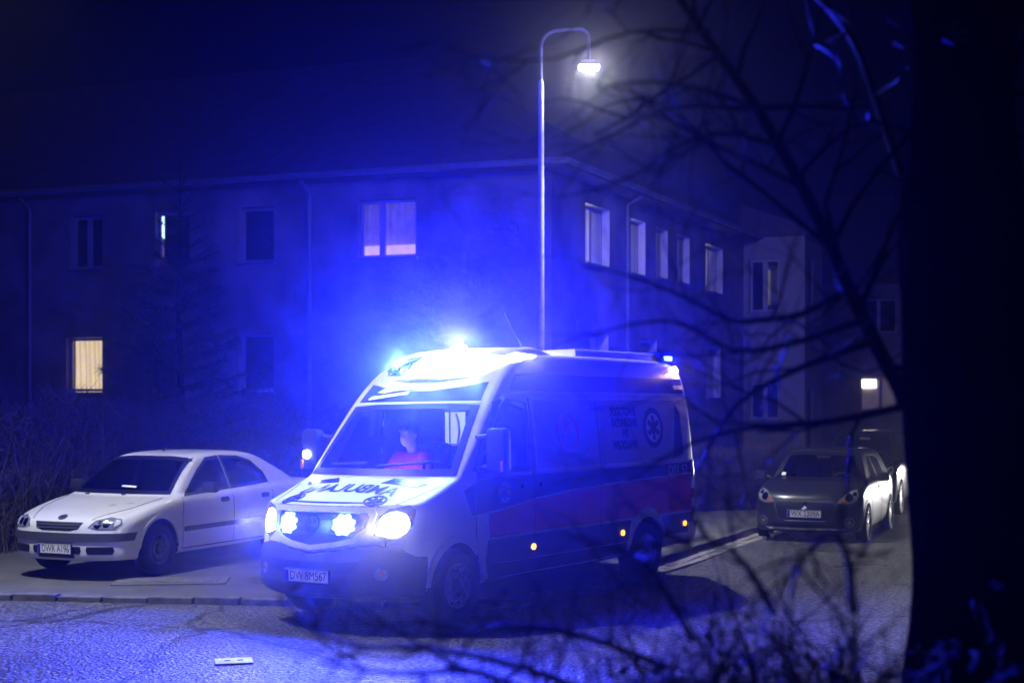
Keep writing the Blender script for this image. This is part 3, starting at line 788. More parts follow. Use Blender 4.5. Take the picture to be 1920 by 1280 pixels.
pa('bonnet_strip', cdt([(-.62, 1.115), (.62, 1.115), (.56, 1.15), (-.56, 1.15)], .05), 'x', 'blue_film', .004)
hl = [(.60, .86), (.625, 1.03), (.70, 1.095), (.86, 1.125), (.905, 1.09), (.90, .95), (.84, .84), (.70, .80)]
for s in (1, -1):
    P = hl if s > 0 else mir(hl)
    h = pa('headlight', cdt(P, .04), 'x', 'lamp_cover', .008)
    c = (s*.755, .955); pa('lens', cdt(circ(c, .118, 24, .112), .04), 'x', 'head_on', .012, parent=h)
    pa('lens', cdt(circ((s*.655, .90), .035, 12), .03), 'x', 'head_on', .012, parent=h)
    pa('indicator', cdt([(s*.86, 1.06), (s*.89, 1.08), (s*.885, .97), (s*.86, .94)][::s], .03), 'x', 'amber', .012, parent=h)
def bumper_f(x, y, z):
    ay = np.abs(y); zt = np.interp(ay, [0, .28, .46, .65, .85, .95], [.69, .73, .765, .775, .74, .66])
    f = np.maximum(np.maximum(van_solid(x, y, z)-.014, z-zt), -(x+.56))
    return np.maximum(f, -np.maximum(np.sqrt((x+1.0)**2+(z-.345)**2)-.44, .5-ay))
bm_ = link_mesh('bumper', surfnet('bumper', bumper_f, (-.7, 0, .15), (.08, 1.05, .85), .022), 'grey_plastic', amb)
pa('air_intake', cdt([(-.52, .62), (.52, .62), (.44, .52), (-.44, .52)], .06), 'x', 'seal', .016, parent=bm_)
for s in (1, -1):
    fl = pa('fog_light', cdt(circ((s*.70, .52), .055, 16), .03), 'x', 'lamp_cover', .018, parent=bm_)
    pa('reflector', cdt(circ((s*.70, .52), .02, 8), .03), 'x', 'amber', .021, parent=fl)
plate(amb, S, 0, .49, 'DW 8M567')
# bonnet: vents, lettering mirrored for rear view mirrors, roundels
for s in (1, -1):
    pa('bonnet_vent', cdt([(-.735, s*.26), (-.735, s*.66), (-.835, s*.74), (-.84, s*.34)][::s], .06), 'z', 'dark_film', .004, depth=2.2)
    b = pa('emblem', ring2(circ((-.36, s*.50), .115, 28), circ((-.36, s*.50), .09, 28)), 'z', 'blue_film', .006, depth=2.4)
    pa('star', star_of_life((-.36, s*.50), .078), 'z', 'blue_film', .007, parent=b, depth=2.4)
    pa('bonnet_seam', cdt([(-.22, s*.70), (-.85, s*.86), (-.85, s*.868), (-.22, s*.708)][::s], .05), 'z', 'seal', .003, depth=2.4)
V, F = text2('AMBULANS', .27, .005); w_ = V[:, 0].max()-V[:, 0].min(); V = V*np.array([1.16/w_, 1.0])
pa('bonnet_lettering', (np.stack([-.575-V[:, 1], -V[:, 0]], 1), F), 'z', 'blue_film', .005, depth=2.4, skirt=0)

# side livery
def seams(s, P, w=.008):
    for a, b in zip(P, P[1:]):
        d = np.array(b)-np.array(a); d = d/np.linalg.norm(d); n = np.array([-d[1], d[0]])*w/2
        pa('panel_gap', cdt([tuple(np.array(a)-n), tuple(np.array(b)-n), tuple(np.array(b)+n), tuple(np.array(a)+n)], .08), 'y', 'seal', .005, s, skirt=.01)
for s in (1, -1):
    top_ = [(-1.22, .96), (-1.7, 1.00), (-2.3, 1.075), (-3.0, 1.12), (-4.0, 1.155), (-5.0, 1.175), (-5.84, 1.19)]
    arc = lambda r, a0, a1, n=9: [(-4.665+r*math.cos(math.radians(a0+(a1-a0)*i/n)), .345+r*math.sin(math.radians(a0+(a1-a0)*i/n))) for i in range(n+1)]
    red = [(-1.44, .76)]+top_[1:] + [(-5.84, .76)]+arc(.47, 118, 62)[0:0]+[(-5.08, .76)]+arc(.50, 128, 52)[1:-1]+[(-4.25, .76)]
    red = [(-1.50, .76), (-1.50, .985)]+top_[1:]+[(-5.84, .76), (-4.95, .76), (-4.84, .83), (-4.665, .86), (-4.49, .83), (-4.38, .76)]
    pa('red_stripe', cdt(red, .09), 'y', 'red_film', .003, s)
    blu = [(x, z+.022) for x, z in top_]+[(-5.84, 1.325), (-1.36, 1.325), (-1.10, 1.22)]
    pa('blue_stripe', cdt(blu, .09), 'y', 'blue_film', .003, s)
    line = [(x, z+.003) for x, z in top_]+[(x, z+.019) for x, z in top_[::-1]]
    pa('white_line', cdt(line, .09), 'y', 'white_film', .0035, s)
    pa('white_line', cdt([(-1.50, .735), (-4.30, .735), (-4.30, .757), (-1.50, .757)], .09), 'y', 'white_film', .0035, s)
    pa('white_line', cdt([(-5.02, .735), (-5.84, .735), (-5.84, .757), (-5.02, .757)], .09), 'y', 'white_film', .0035, s)
    pa('lower_band', cdt([(-1.46, .50), (-4.23, .50), (-4.28, .732), (-1.48, .732)], .09), 'y', 'dark_film', .0035, s)
    pa('lower_band', cdt([(-5.08, .50), (-5.84, .50), (-5.84, .732), (-5.04, .732)], .09), 'y', 'dark_film', .0035, s)
    fr = [(-2.34, 1.36), (-5.50, 1.36), (-5.62, 1.42), (-5.58, 1.95), (-5.48, 2.07), (-5.38, 2.10), (-2.34, 2.10)]
    fi = [(-2.37, 1.385), (-5.49, 1.385), (-5.595, 1.435), (-5.56, 1.94), (-5.465, 2.05), (-5.37, 2.075), (-2.37, 2.075)]
    pnl = pa('side_film', cdt(fi, .10), 'y', 'frost_film', .003, s)
    pa('film_border', ring2(fr, fi, .1), 'y', 'white_film', .005, s, parent=pnl)
    pa('rear_dark_film', cdt([(-5.32, 1.39), (-5.585, 1.44), (-5.55, 1.93), (-5.46, 2.04)], .08), 'y', 'dark_film', .005, s, parent=pnl)
    pa('upper_band', cdt([(-2.0, 2.175), (-5.74, 2.16), (-5.72, 2.33), (-2.15, 2.34)], .1), 'y', 'dark_film', .003, s)
    pa('roof_gutter_line', cdt([(-2.0, 2.145), (-5.76, 2.135), (-5.76, 2.148), (-2.0, 2.158)], .1), 'y', 'white_film', .006, s)
    # emblems
    for (cx, cz, r) in ((-1.76, 1.175, .14), (-4.87, 1.76, .235)):
        b = pa('emblem', cdt(circ((cx, cz), r, 36), .05), 'y', 'blue_film', .006, s)
        pa('emblem_field', cdt(circ((cx, cz), r*.72, 36), .05), 'y', 'white_film', .008, s, parent=b)
        pa('star', star_of_life((cx, cz), r*.60), 'y', 'blue_film', .010, s, parent=b)
    pr = pa('letter_ring', ring2(circ((-3.0, 1.735), .205, 40), circ((-3.0, 1.735), .165, 40)), 'y', 'red_film', .006, s)
    sg = -s
    def sidetext(t, size, cx, cz, width, m, bold=.004, par=amb):
        V, F = text2(t, size, bold); w = V[:, 0].max()-V[:, 0].min(); V = V*np.array([width/w, 1.0])
        pa('lettering', (np.stack([cx+sg*V[:, 0], cz+V[:, 1]], 1), F), 'y', m, .006, s, parent=par, skirt=0)
    sidetext('P', .30, -3.0, 1.735, .15, 'red_film', .008, pr)
    for t, z, wd in (('POGOTOWIE', 1.945, .52), ('RATUNKOWE', 1.82, .52), ('WE', 1.705, .13), ('WROC\u0141AWIU', 1.575, .52)):
        sidetext(t, .125, -4.20, z, wd*1.1, 'blue_film', .009)
    sidetext('D01 52', .155, -5.42, 1.25, .48, 'white_film', .001)
    # doors, handles, lamps
    seams(s, [(-1.32, .52), (-1.28, .95), (-1.30, 1.38)]); seams(s, [(-2.30, .52), (-2.30, 2.1)]); seams(s, [(-3.62, .52), (-3.62, 2.08)])
    seams(s, [(-2.30, 1.33), (-5.83, 1.33)], .006)
    for x in (-2.16, -2.5): pa('door_handle', cdt([(x-.10, 1.20), (x+.10, 1.205), (x+.10, 1.24), (x-.10, 1.235)], .05), 'y', 'grey_plastic', .03, s, skirt=.03)
    for x in (-2.28, -4.09, -5.59): pa('side_marker', cdt(circ((x, .605), .036, 14, .032), .03), 'y', 'amber_on', .016, s, skirt=.02)
    pa('sill_trim', cdt([(-1.46, .33), (-4.22, .33), (-4.22, .49), (-1.46, .49)], .1), 'y', 'grey_plastic', .004, s)
    # wheel arch lips
    for xw, zw in VW:
        n = 16; O = []; I = []
        for k in range(n+1):
            a = math.radians(4+172*k/n); O.append((xw+.475*math.cos(a), zw+.475*math.sin(a))); I.append((xw+.404*math.cos(a), zw+.404*math.sin(a)))
        V = [v for o, i in zip(O, I) for v in (o, i)]; F = [(2*k, 2*k+2, 2*k+3, 2*k+1) for k in range(n)]
        pa('wheel_arch_lip', (np.array(V), F), 'y', 'white_paint', .014, s, skirt=.03)
    for k, (xw, zw) in enumerate(VW): wheel(amb, (xw, s*.855, zw), .345, .235, .215, 'steel', s, 0)
    # tail lamps wrapping round the rear corner
    for j, (z0, z1, m) in enumerate(((1.15, 1.36, 'red_lens'), (1.02, 1.145, 'white_lens'), (.90, 1.015, 'red_lens'), (.80, .895, 'white_lens'), (.70, .795, 'red_lens'))):
        pa('tail_light', cdt([(s*.80, z0), (s*.925, z0), (s*.925, z1), (s*.80, z1)][::s], .03), 'x', m, .016, -1, skirt=.03, start=6.0, depth=.5)
        pa('tail_light', cdt([(-5.76, z0), (-5.84, z0), (-5.84, z1), (-5.76, z1)], .03), 'y', m, .014, s, skirt=.03, depth=.8)
# rear bumper
RB = lambda x, y, z: np.maximum(van_solid(x+.04, y, z)-.025, np.maximum(z-.62, -(x*-1-5.68)))
me = surfnet('rear_bumper', RB, (-6.05, 0, .2), (-5.6, 1.06, .7), .024); link_mesh('rear_bumper', me, 'white_paint', amb)
# mirrors
for s in (1, -1):
    g = G(); g.tube([(-1.36, s*.93, 1.42), (-1.36, s*1.08, 1.44)], .035); g.tube([(-1.40, s*.90, 1.72), (-1.40, s*1.08, 1.74)], .022)
    mir_ = g.obj('mirror', 'black_plastic', amb)
    G().box((-1.38, s*1.17, 1.60), (.14, .22, .42)).obj('mirror_housing', 'black_plastic', mir_, bevel=.05)
    G().box((-1.452, s*1.17, 1.60), (.006, .18, .36)).obj('mirror_glass', 'chrome', mir_)
    G().box((-1.306, s*1.26, 1.45), (.02, .03, .10)).obj('indicator', 'amber', mir_, bevel=.004)
g = G(); g.lathe([(.0, .03), (.025, .028), (.042, .015), (.045, -.03)], (-1.30, -1.19, 1.55), (1, 0, 0), 16); st = g.obj('mirror_strobe', 'led_core', amb)
# roof lamp fairing and beacons
FP = Poly2([(-1.70, 2.26), (-1.86, 2.44), (-2.1, 2.575), (-2.4, 2.64), (-2.75, 2.63), (-3.05, 2.565), (-3.0, 2.4), (-2.2, 2.3)], 2)
def fairing(x, y, z):
    ay = np.abs(y)
    return rmax(FP(x+.30*(ay/.8)**2, z), ay-.80+.12*np.clip(-x-2.3, 0, 1)+.25*np.clip(z-2.45, 0, 1), .08)
me = surfnet('roof_lamp_fairing', fairing, (-3.4, 0, 2.15), (-1.6, .95, 2.72), .022); fair = link_mesh('roof_lamp_fairing', me, 'white_paint', amb)
def pf_(name, VF, axis, m, off, **k): return patch(name, fairing, VF, axis, m, fair, off, **k)
def xl(y, d): return -1.80-.30*(y/.8)**2-d
lens = ring2([(y, 2.36) for y in np.linspace(-.70, .70, 15)]+[(y, 2.55) for y in np.linspace(.66, -.66, 15)],
             [(y, 2.37) for y in np.linspace(-.69, .69, 15)]+[(y, 2.54) for y in np.linspace(.65, -.65, 15)])
ln = pf_('light_bar_lens', cdt([(-.72, 2.36), (-.3, 2.34), (.3, 2.34), (.72, 2.36), (.70, 2.50), (.3, 2.545), (-.3, 2.545), (-.70, 2.50)], .05), 'x', 'blue_lens', .010, start=-1.5, depth=1.4)
pf_('lit_lens_glare', cdt([(-.30, 2.325), (.3, 2.32), (.74, 2.345), (.73, 2.50), (.35, 2.575), (-.18, 2.58)], .05), 'x', 'bar_lens', .014, start=-1.5, depth=1.4)  # lit lens spread over the fairing front, standing in for its glare
for y in np.linspace(-.66, -.28, 5):
    pf_('led_module', cdt([(y-.035, 2.39), (y+.035, 2.39), (y+.035, 2.46), (y-.035, 2.46)], .04), 'x', 'blue_lens', .022, start=-1.5, depth=1.4)
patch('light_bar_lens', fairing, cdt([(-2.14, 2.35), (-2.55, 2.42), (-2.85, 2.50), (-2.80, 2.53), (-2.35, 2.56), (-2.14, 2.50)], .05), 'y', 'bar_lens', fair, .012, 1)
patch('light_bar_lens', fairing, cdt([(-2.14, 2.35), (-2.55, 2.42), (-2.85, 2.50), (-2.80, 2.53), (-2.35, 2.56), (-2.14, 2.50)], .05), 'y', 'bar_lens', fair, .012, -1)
G().box((-4.55, 0, 2.595), (2.0, 1.42, .10), taper=.94).obj('roof_box', 'white_paint', amb, bevel=.03)
for s in (1, -1):
    g = G(); g.box((-5.58, s*.62, 2.60), (.34, .30, .13), taper=.75); bc = g.obj('rear_beacon', 'blue_lens', amb, bevel=.03)
    G().box((-5.60, s*.76, 2.585), (.18, .02, .05)).obj('diode', 'led_blue', bc)
    pa('side_lamp', cdt([(-5.58, 2.42), (-5.68, 2.42), (-5.68, 2.47), (-5.58, 2.47)], .03), 'y', 'warm_on', .03, s, skirt=.04)
    pa('side_lamp', cdt([(-5.45, 2.20), (-5.70, 2.20), (-5.70, 2.25), (-5.45, 2.25)], .04), 'y', 'white_lens', .03, s, skirt=.04)
an = G().tube([(-4.3, .30, 2.60), (-4.3, .30, 2.66), (-4.28, .30, 2.90), (-4.18, .30, 3.10)], [.018, .006, .005, .004], 6).obj('antenna', 'black_plastic', amb)
G().tube([(-2.9, .45, 2.58), (-2.9, .45, 2.62), (-2.6, .42, 3.0)], [.018, .012, .009], 6).obj('antenna', 'black_plastic', amb)
# cab interior
for y, nm in ((.42, 0), (-.42, 1)):
    seat = bpy.data.objects.new('seat', None); col.objects.link(seat); seat.parent = amb; seat.empty_display_size = .1
    G().box((-2.05, y, .95), (.50, .50, .16)).obj('cushion', 'seat_cloth', seat, bevel=.05)
    G().box((-2.36, y, 1.32), (.16, .48, .66), Matrix.Rotation(math.radians(-10), 3, 'Y')).obj('backrest', 'seat_cloth', seat, bevel=.05)
    G().box((-2.44, y, 1.74), (.10, .26, .18)).obj('headrest', 'seat_cloth', seat, bevel=.04)
g = G(); n = 28; ring = []
ax = Vector((-.55, 0, .83)).normalized(); e1 = Vector((0, 1, 0)); e2 = ax.cross(e1)
c = Vector((-1.50, .42, 1.38)); sw_ = [c+(e1*math.cos(2*math.pi*k/n)+e2*math.sin(2*math.pi*k/n))*.2 for k in range(n+1)]
g.tube(sw_, .016, 6, cap=False); g.tube([c, c-ax*.3], .03); g.tube([c-e1*.19, c+e1*.19], .014); g.tube([c, c+e2*.19], .014)
g.obj('steering_wheel', 'grey_plastic', amb)
bw = G().box((-2.69, -.30, 1.79), (.02, .26, .36)).obj('bulkhead_window', 'cab_light', amb)
g = G(); g.tube([(-2.665, -.27, 1.95), (-2.65, -.225, 1.86), (-2.65, -.215, 1.75), (-2.665, -.25, 1.63)], .014); g.obj('grab_handle', 'white_film', bw)
G().box((-2.672, -.30, 1.62), (.012, .26, .012)).obj('window_bar', 'grey_plastic', bw)
G().box((-2.672, -.36, 1.80), (.012, .012, .34)).obj('window_bar', 'grey_plastic', bw)
tb = G().box((-1.50, -.30, 1.33), (.02, .17, .11), Matrix.Rotation(math.radians(-38), 3, 'Y')).obj('face_fill_panel', 'black_plastic', amb, bevel=.005)  # small panel added to light the bowed face
G().box((-1.512, -.30, 1.338), (.004, .15, .09), Matrix.Rotation(math.radians(-38), 3, 'Y')).obj('screen', 'face_fill_glow', tb)  # its glowing front, likewise added
light('face_fill', 'SPOT', (-1.525, -.30, 1.345), 9, (.85, .9, 1), amb, .05, target=(-1.95, -.34, 1.70), cone=130, blend=.6)  # added fill light on the person's face
# lamps
g = G(); g.lathe([(.085, 0), (.085, .02), (.075, .045), (.05, .06), (0, .066)], (-2.38, 0, 2.615), (0, 0, 1), 20); g.obj('glow_dome', 'led_core', amb)  # glowing dome added beneath the fill light that hangs above the fairing
light('blue_fill', 'POINT', (-2.35, 0, 2.725), POWER['top_fill'], BLUE, amb, .08)  # all-round blue fill added over the roof, which shades the cars from it
light('blue_fill', 'SPOT', (-2.42, 0, 2.74), POWER['back'], BLUE, amb, .08, target=(-12.0, -9.0, 5.2), cone=125, blend=1)  # added blue fill turned back towards the house
for y in (-.45, 0., .45): light('blue_beam', 'SPOT', (-1.78-.3*(y/.8)**2, y, 2.48), POWER['bar'], (.013, .028, 1), amb, .06, target=(6, y*2, 2.4), cone=160, blend=.9)
light('blue_beam', 'SPOT', (-2.45, .84, 2.48), POWER['side'], BLUE, amb, .05, target=(-2.0, 6, 2.7), cone=160, blend=.9)
for y in (-.33, .33): light('blue_beam', 'SPOT', (.08, y, .955), POWER['grille'], (.012, .03, 1), amb, .04, target=(5, y*2, .7), cone=165, blend=.5)
light('blue_beam', 'SPOT', (-1.26, -1.20, 1.55), POWER['strobe'], (.02, .05, 1), amb, .03, target=(2, -3.2, 1.6), cone=120, blend=.5)
light('blue_beam', 'POINT', (-5.72, .84, 2.62), POWER['rear'], BLUE, amb, .03)
light('side_beam', 'POINT', (-5.64, .95, 2.44), 3, (1, .55, .3), amb, .02)
for s in (1, -1):
    light('head_beam', 'SPOT', (.0, s*.76, .955), POWER['head'], (1, .97, .93), amb, .07, target=(4.5, s*1.2+.9, 0), cone=105, blend=.8)
    light('head_glow', 'SPOT', (-.02, s*.78, .955), POWER['glow'], (1, .98, .96), amb, .06, target=(3, s*1.8, .9), cone=170, blend=.6)
# ------------------------------------------------------------------ parked cars
def inset(poly, d):
    P = np.array(poly, float); out = []; n = len(P)
    area = sum(P[i][0]*P[(i+1) % n][1]-P[(i+1) % n][0]*P[i][1] for i in range(n)); sg = 1 if area > 0 else -1
    for i in range(n):
        a = P[i]-P[i-1]; b = P[(i+1) % n]-P[i]; a /= np.linalg.norm(a); b /= np.linalg.norm(b)
        na = np.array([-a[1], a[0]])*sg; nb_ = np.array([-b[1], b[0]])*sg; m = na+nb_; m /= max(.3, np.linalg.norm(m)); k = d/max(.45, m@na)
        out.append(tuple(P[i]+m*k))
    return out

def car_sdf(low, lsec, green, gsec, wheels, rw, plan, bowf, bowg, screen, sides, cabx, floor=.42, win_y=.35, rear_win=None):
    PL = Poly2(low, 2); SL = Poly2(lsec, 2); PG = Poly2(green, 2); SG = Poly2(gsec, 2)
    def solid(x, y, z):
        ay = np.abs(y); L = plan[0][0]
        t = np.clip((x-L*.45)/(-L*.45), 0, 1); tr = np.clip((L*.6-x)/(-L*.4), 0, 1)
        a = PL(x+bowf*t*(ay/.8)**3-.10*tr*(ay/.8)**3, z); w = np.interp(x, [p[0] for p in plan], [p[1] for p in plan])
        a = rmax(rmax(a, ay-w+0*z, .09), SL(ay, z), .05)
        b = rmax(PG(x+bowg*t*(ay/.7)**2-.06*tr*(ay/.7)**2, z), SG(ay, z), .07)
        return smin(a, b, .035)
    WS = Poly2(screen, 0); SD = [Poly2(p, 0) for p in sides]
    def body(x, y, z):
        f = solid(x, y, z); ay = np.abs(y)
        for xw, zw in wheels:
            f = np.maximum(f, -np.maximum(np.sqrt((x-xw)**2+(z-zw)**2)-rw, .52-ay))
        zf = np.where(x > cabx[1]-.5, .90, floor)
        cab = np.maximum(np.maximum(solid(x, y, z)+.055, np.maximum(cabx[0]-x, x-cabx[1])), zf-z)
        f = np.maximum(f, -cab)
        f = np.maximum(f, -np.maximum(WS(y+0*x, z+0*x), -(x-cabx[0]-1.2)))
        for q in SD: f = np.maximum(f, -np.maximum(q(x+0*y, z+0*y), win_y-ay))
        return f
    return solid, body

def car_body(root, solid, body, lo, hi, paint, h=.024):
    me = surfnet('body', body, lo, hi, h); o = link_mesh('body', me, [paint, 'interior'], root, angle=46)
    cen = np.empty(len(me.polygons)*3, np.float32); me.polygons.foreach_get('center', cen); cen = cen.reshape(-1, 3)
    me.polygons.foreach_set('material_index', (solid(cen[:, 0], cen[:, 1], cen[:, 2]) < -.012).astype(np.int32)); me.update()
    return o

def glaze(root, f, poly, axis, m, side=1, name='side_window', seal=.03, **k):
    pi = inset(poly, seal)
    patch(name+'_seal', f, ring2(poly, pi, .05), axis, 'seal', root, .005, side, **k)
    return patch(name, f, cdt(pi, .07), axis, m, root, 0., side, skirt=0, **k)

def interior(root, xs, y=.36, z=.55, wheel_at=None):
    for x in xs:
        for s in (1, -1):
            seat = bpy.data.objects.new('seat', None); col.objects.link(seat); seat.parent = root; seat.empty_display_size = .1
            G().box((x, s*y, z), (.48, .48, .14)).obj('cushion', 'seat_cloth', seat, bevel=.05)
            G().box((x-.28, s*y, z+.32), (.14, .46, .56), Matrix.Rotation(math.radians(-14), 3, 'Y')).obj('backrest', 'seat_cloth', seat, bevel=.05)
            G().box((x-.36, s*y, z+.65), (.09, .24, .15)).obj('headrest', 'seat_cloth', seat, bevel=.03)
    if wheel_at:
        c = Vector(wheel_at); ax = Vector((-.85, 0, .5)).normalized(); e1 = Vector((0, 1, 0)); e2 = ax.cross(e1); g = G(); n = 22
        g.tube([c+(e1*math.cos(2*math.pi*k/n)+e2*math.sin(2*math.pi*k/n))*.18 for k in range(n+1)], .014, 6, cap=False)
        g.tube([c-e1*.17, c+e1*.17], .013); g.tube([c, c-ax*.25], .025); g.obj('steering_wheel', 'grey_plastic', root)

def arch_lip(root, f, xw, zw, r0, r1, m, s):
    n = 18; V = []
    for k in range(n+1):
        a = math.radians(6+168*k/n); V += [(xw+r1*math.cos(a), zw+r1*math.sin(a)), (xw+r0*math.cos(a), zw+r0*math.sin(a))]
    patch('wheel_arch_lip', f, (np.array(V), [(2*k, 2*k+2, 2*k+3, 2*k+1) for k in range(n)]), 'y', m, root, .006, s, skirt=.03)

def door_mirror(root, x, y, z, m, size=(.12, .2, .13)):
    for s in (1, -1):
        a = G().tube([(x+.02, s*(y-.08), z-.03), (x, s*y, z)], .025).obj('door_mirror', 'black_plastic', root)
        G().box((x, s*(y+size[1]*.5), z+.02), size, taper=.85).obj('mirror_housing', m, a, bevel=.035)
        G().box((x-size[0]/2-.003, s*(y+size[1]*.5), z+.02), (.006, size[1]*.8, size[2]*.75)).obj('mirror_glass', 'chrome', a)

# ---- white saloon
SW = [(-.84, .305), (-3.47, .305)]
s_wo = [[(-1.34, .89), (-2.33, .925), (-2.33, 1.345), (-2.05, 1.325), (-1.78, 1.185)], [(-2.355, .925), (-3.25, .96), (-3.20, 1.10), (-3.0, 1.26), (-2.75, 1.325), (-2.355, 1.345)]]
s_so = [(-.71, .915), (.71, .915), (.57, 1.325), (.3, 1.345), (-.3, 1.345), (-.57, 1.325)]
s_win = [inset(p, .021) for p in s_wo]; s_scr = inset(s_so, .02)
sed_f, sed_b = car_sdf(
    [(-.06, .20), (-.01, .26), (.0, .40), (0, .52), (-.03, .63), (-.09, .69), (-.22, .735), (-.6, .82), (-1.05, .895), (-1.4, .93), (-3.3, .965), (-4.0, .985), (-4.36, .985), (-4.44, .95), (-4.47, .8), (-4.49, .55), (-4.46, .35), (-4.38, .24), (-3, .19), (-1.3, .19)],
    [(-3, .1), (.74, .18), (.80, .24), (.835, .38), (.85, .56), (.845, .70), (.815, .86), (.77, .94), (.60, 1.01), (-3, 1.03)],
    [(-.98, .83), (-1.04, .90), (-1.70, 1.325), (-1.95, 1.395), (-2.3, 1.425), (-2.75, 1.425), (-3.15, 1.365), (-3.55, 1.19), (-3.95, 1.0), (-4.05, .86)],
    [(-3, .7), (.80, .80), (.755, .95), (.60, 1.31), (.53, 1.38), (.38, 1.42), (-3, 1.45)],
    SW, .365, [(-4.49, .70), (-4.3, .80), (-3.6, .85), (-.9, .85), (-.45, .82), (-.15, .75), (0, .66), (.1, .5)], .24, .24, s_scr, s_win, (-3.9, -1.05), win_y=.4)
sed = thing('parked_sedan', 'white four door sedan parked on the pavement in front of the hedge', 'car', (-5.20, 16.2, .07), heading(math.radians(23)))
car_body(sed, sed_f, sed_b, (-4.6, 0, .1), (.1, .95, 1.5), 'sedan_white')
pa = lambda name, VF, axis, m, off=.004, side=1, parent=sed, **k: patch(name, sed_f, VF, axis, m, parent, off, side, **k)
glaze(sed, sed_f, s_so, 'x', 'tint_glass', name='windscreen', seal=.04, depth=2.5)
pa('rear_window', cdt([(-.55, 1.04), (.55, 1.04), (.45, 1.28), (-.45, 1.28)], .06), 'x', 'pane', .006, -1, start=4.7, depth=2.5)
for s in (1, -1):
    for w in s_wo: glaze(sed, sed_f, w, 'y', 'tint_glass', s, name='side_window', seal=.038)
hd = [(.41, .60), (.47, .675), (.60, .71), (.72, .69), (.745, .635), (.70, .58), (.53, .575)]
for s in (1, -1):
    h = pa('headlight', cdt(hd if s > 0 else mir(hd), .04), 'x', 'lamp_cover', .006)
    pa('reflector_bowl', cdt(circ((s*.515, .632), .042, 14), .03), 'x', 'reflector', .010, parent=h)
    pa('reflector_bowl', cdt(circ((s*.605, .638), .038, 14), .03), 'x', 'reflector', .010, parent=h)
    pa('indicator', cdt([(s*.685, .605), (s*.73, .64), (s*.72, .675), (s*.68, .685)][::s], .03), 'x', 'white_lens', .010, parent=h)
pa('grille', cdt([(-.34, .655), (.34, .655), (.30, .59), (.20, .56), (-.20, .56), (-.30, .59)], .04), 'x', 'black_plastic', .004)
for z in (.585, .615): pa('grille_slat', cdt([(-.29, z), (.29, z), (.29, z+.012), (-.29, z+.012)], .05), 'x', 'grey_plastic', .012)
bstrip = pa('bumper_strip', cdt([(-.80, .445), (.80, .445), (.81, .535), (-.81, .535)], .05), 'x', 'grey_plastic', .016, skirt=.03)
for y0, y1 in ((.40, .70), (-.70, -.40), (.20, .34), (-.34, -.20)):
    pa('air_intake', cdt([(y0+.02, .30), (y1-.02, .30), (y1, .34), (y1-.01, .385), (y0+.01, .385), (y0, .34)], .05), 'x', 'seal', .004)
pa('badge', ring2(circ((0, .70), .055, 20, .022), circ((0, .70), .043, 20, .014)), 'x', 'grey_plastic', .012)
pa('badge', ring2(circ((0, .70), .02, 14, .02), circ((0, .70), .011, 14, .014)), 'x', 'grey_plastic', .014)
plate(sed, sed_f, 0, .355, 'DWR A196', size=(.47, .11))
G().box((-.02, 0, .275), (.03, .50, .05)).obj('plate_backing', 'grey_plastic', sed, bevel=.01)
def gapline(root, f, P, axis, s, w=.007, off=.004):
    for a, b in zip(P, P[1:]):
        d = np.array(b)-np.array(a); d = d/np.linalg.norm(d); n = np.array([-d[1], d[0]])*w/2
        patch('panel_gap', f, cdt([tuple(np.array(a)-n), tuple(np.array(b)-n), tuple(np.array(b)+n), tuple(np.array(a)+n)], .07), axis, 'seal', root, off, s, skirt=.008)
for s in (1, -1):
    gapline(sed, sed_f, [(-1.28, .28), (-1.25, .60), (-1.30, .88)], 'y', s); gapline(sed, sed_f, [(-2.34, .25), (-2.34, .92)], 'y', s)
    gapline(sed, sed_f, [(-3.29, .95), (-3.24, .75), (-3.06, .55)], 'y', s)
    gapline(sed, sed_f, [(-.12, s*.42), (-.55, s*.63), (-1.05, s*.70)], 'z', 1)
    gapline(sed, sed_f, [(-1.28, .27), (-3.05, .265)], 'y', s, .012)
    pa('side_moulding', cdt([(-1.29, .475), (-2.335, .475), (-2.335, .53), (-1.29, .53)], .08), 'y', 'grey_plastic', .014, s, skirt=.02)
    pa('side_moulding', cdt([(-2.345, .475), (-3.06, .475), (-3.10, .53), (-2.345, .53)], .08), 'y', 'grey_plastic', .014, s, skirt=.02)
    for x in (-2.15, -3.07): pa('door_handle', cdt([(x-.09, .80), (x-.07, .775), (x+.07, .775), (x+.09, .80), (x+.07, .835), (x-.07, .835)], .04), 'y', 'grey_plastic', .012, s)
    pa('tail_light', cdt([(-4.30, .78), (-4.46, .78), (-4.45, .93), (-4.28, .95)], .04), 'y', 'red_lens', .006, s)
    for xw, zw in SW: arch_lip(sed, sed_f, xw, zw, .355, .395, 'sedan_white', s)
    for xw, zw in SW: wheel(sed, (xw, s*.735, zw), .305, .19, .185, 'steel', s, 0)
for y in (-.32, .22): G().box((-.93, y, .92), (.03, .05, .015)).obj('washer_jet', 'black_plastic', sed, bevel=.004)
G().tube([(-2.0, 0, 1.40), (-2.0, 0, 1.42), (-2.06, 0, 1.455)], [.022, .014, .005], 8).obj('antenna_base', 'black_plastic', sed)
pa('tax_paper', cdt([(-.02, .995), (.2, .985), (.2, 1.005), (-.02, 1.012)], .05), 'x', 'plate_white', .002, depth=2.5)
door_mirror(sed, -1.58, .90, .97, 'black_plastic')
interior(sed, (-2.05, -2.95), .34, .50, (-1.52, .34, .86))

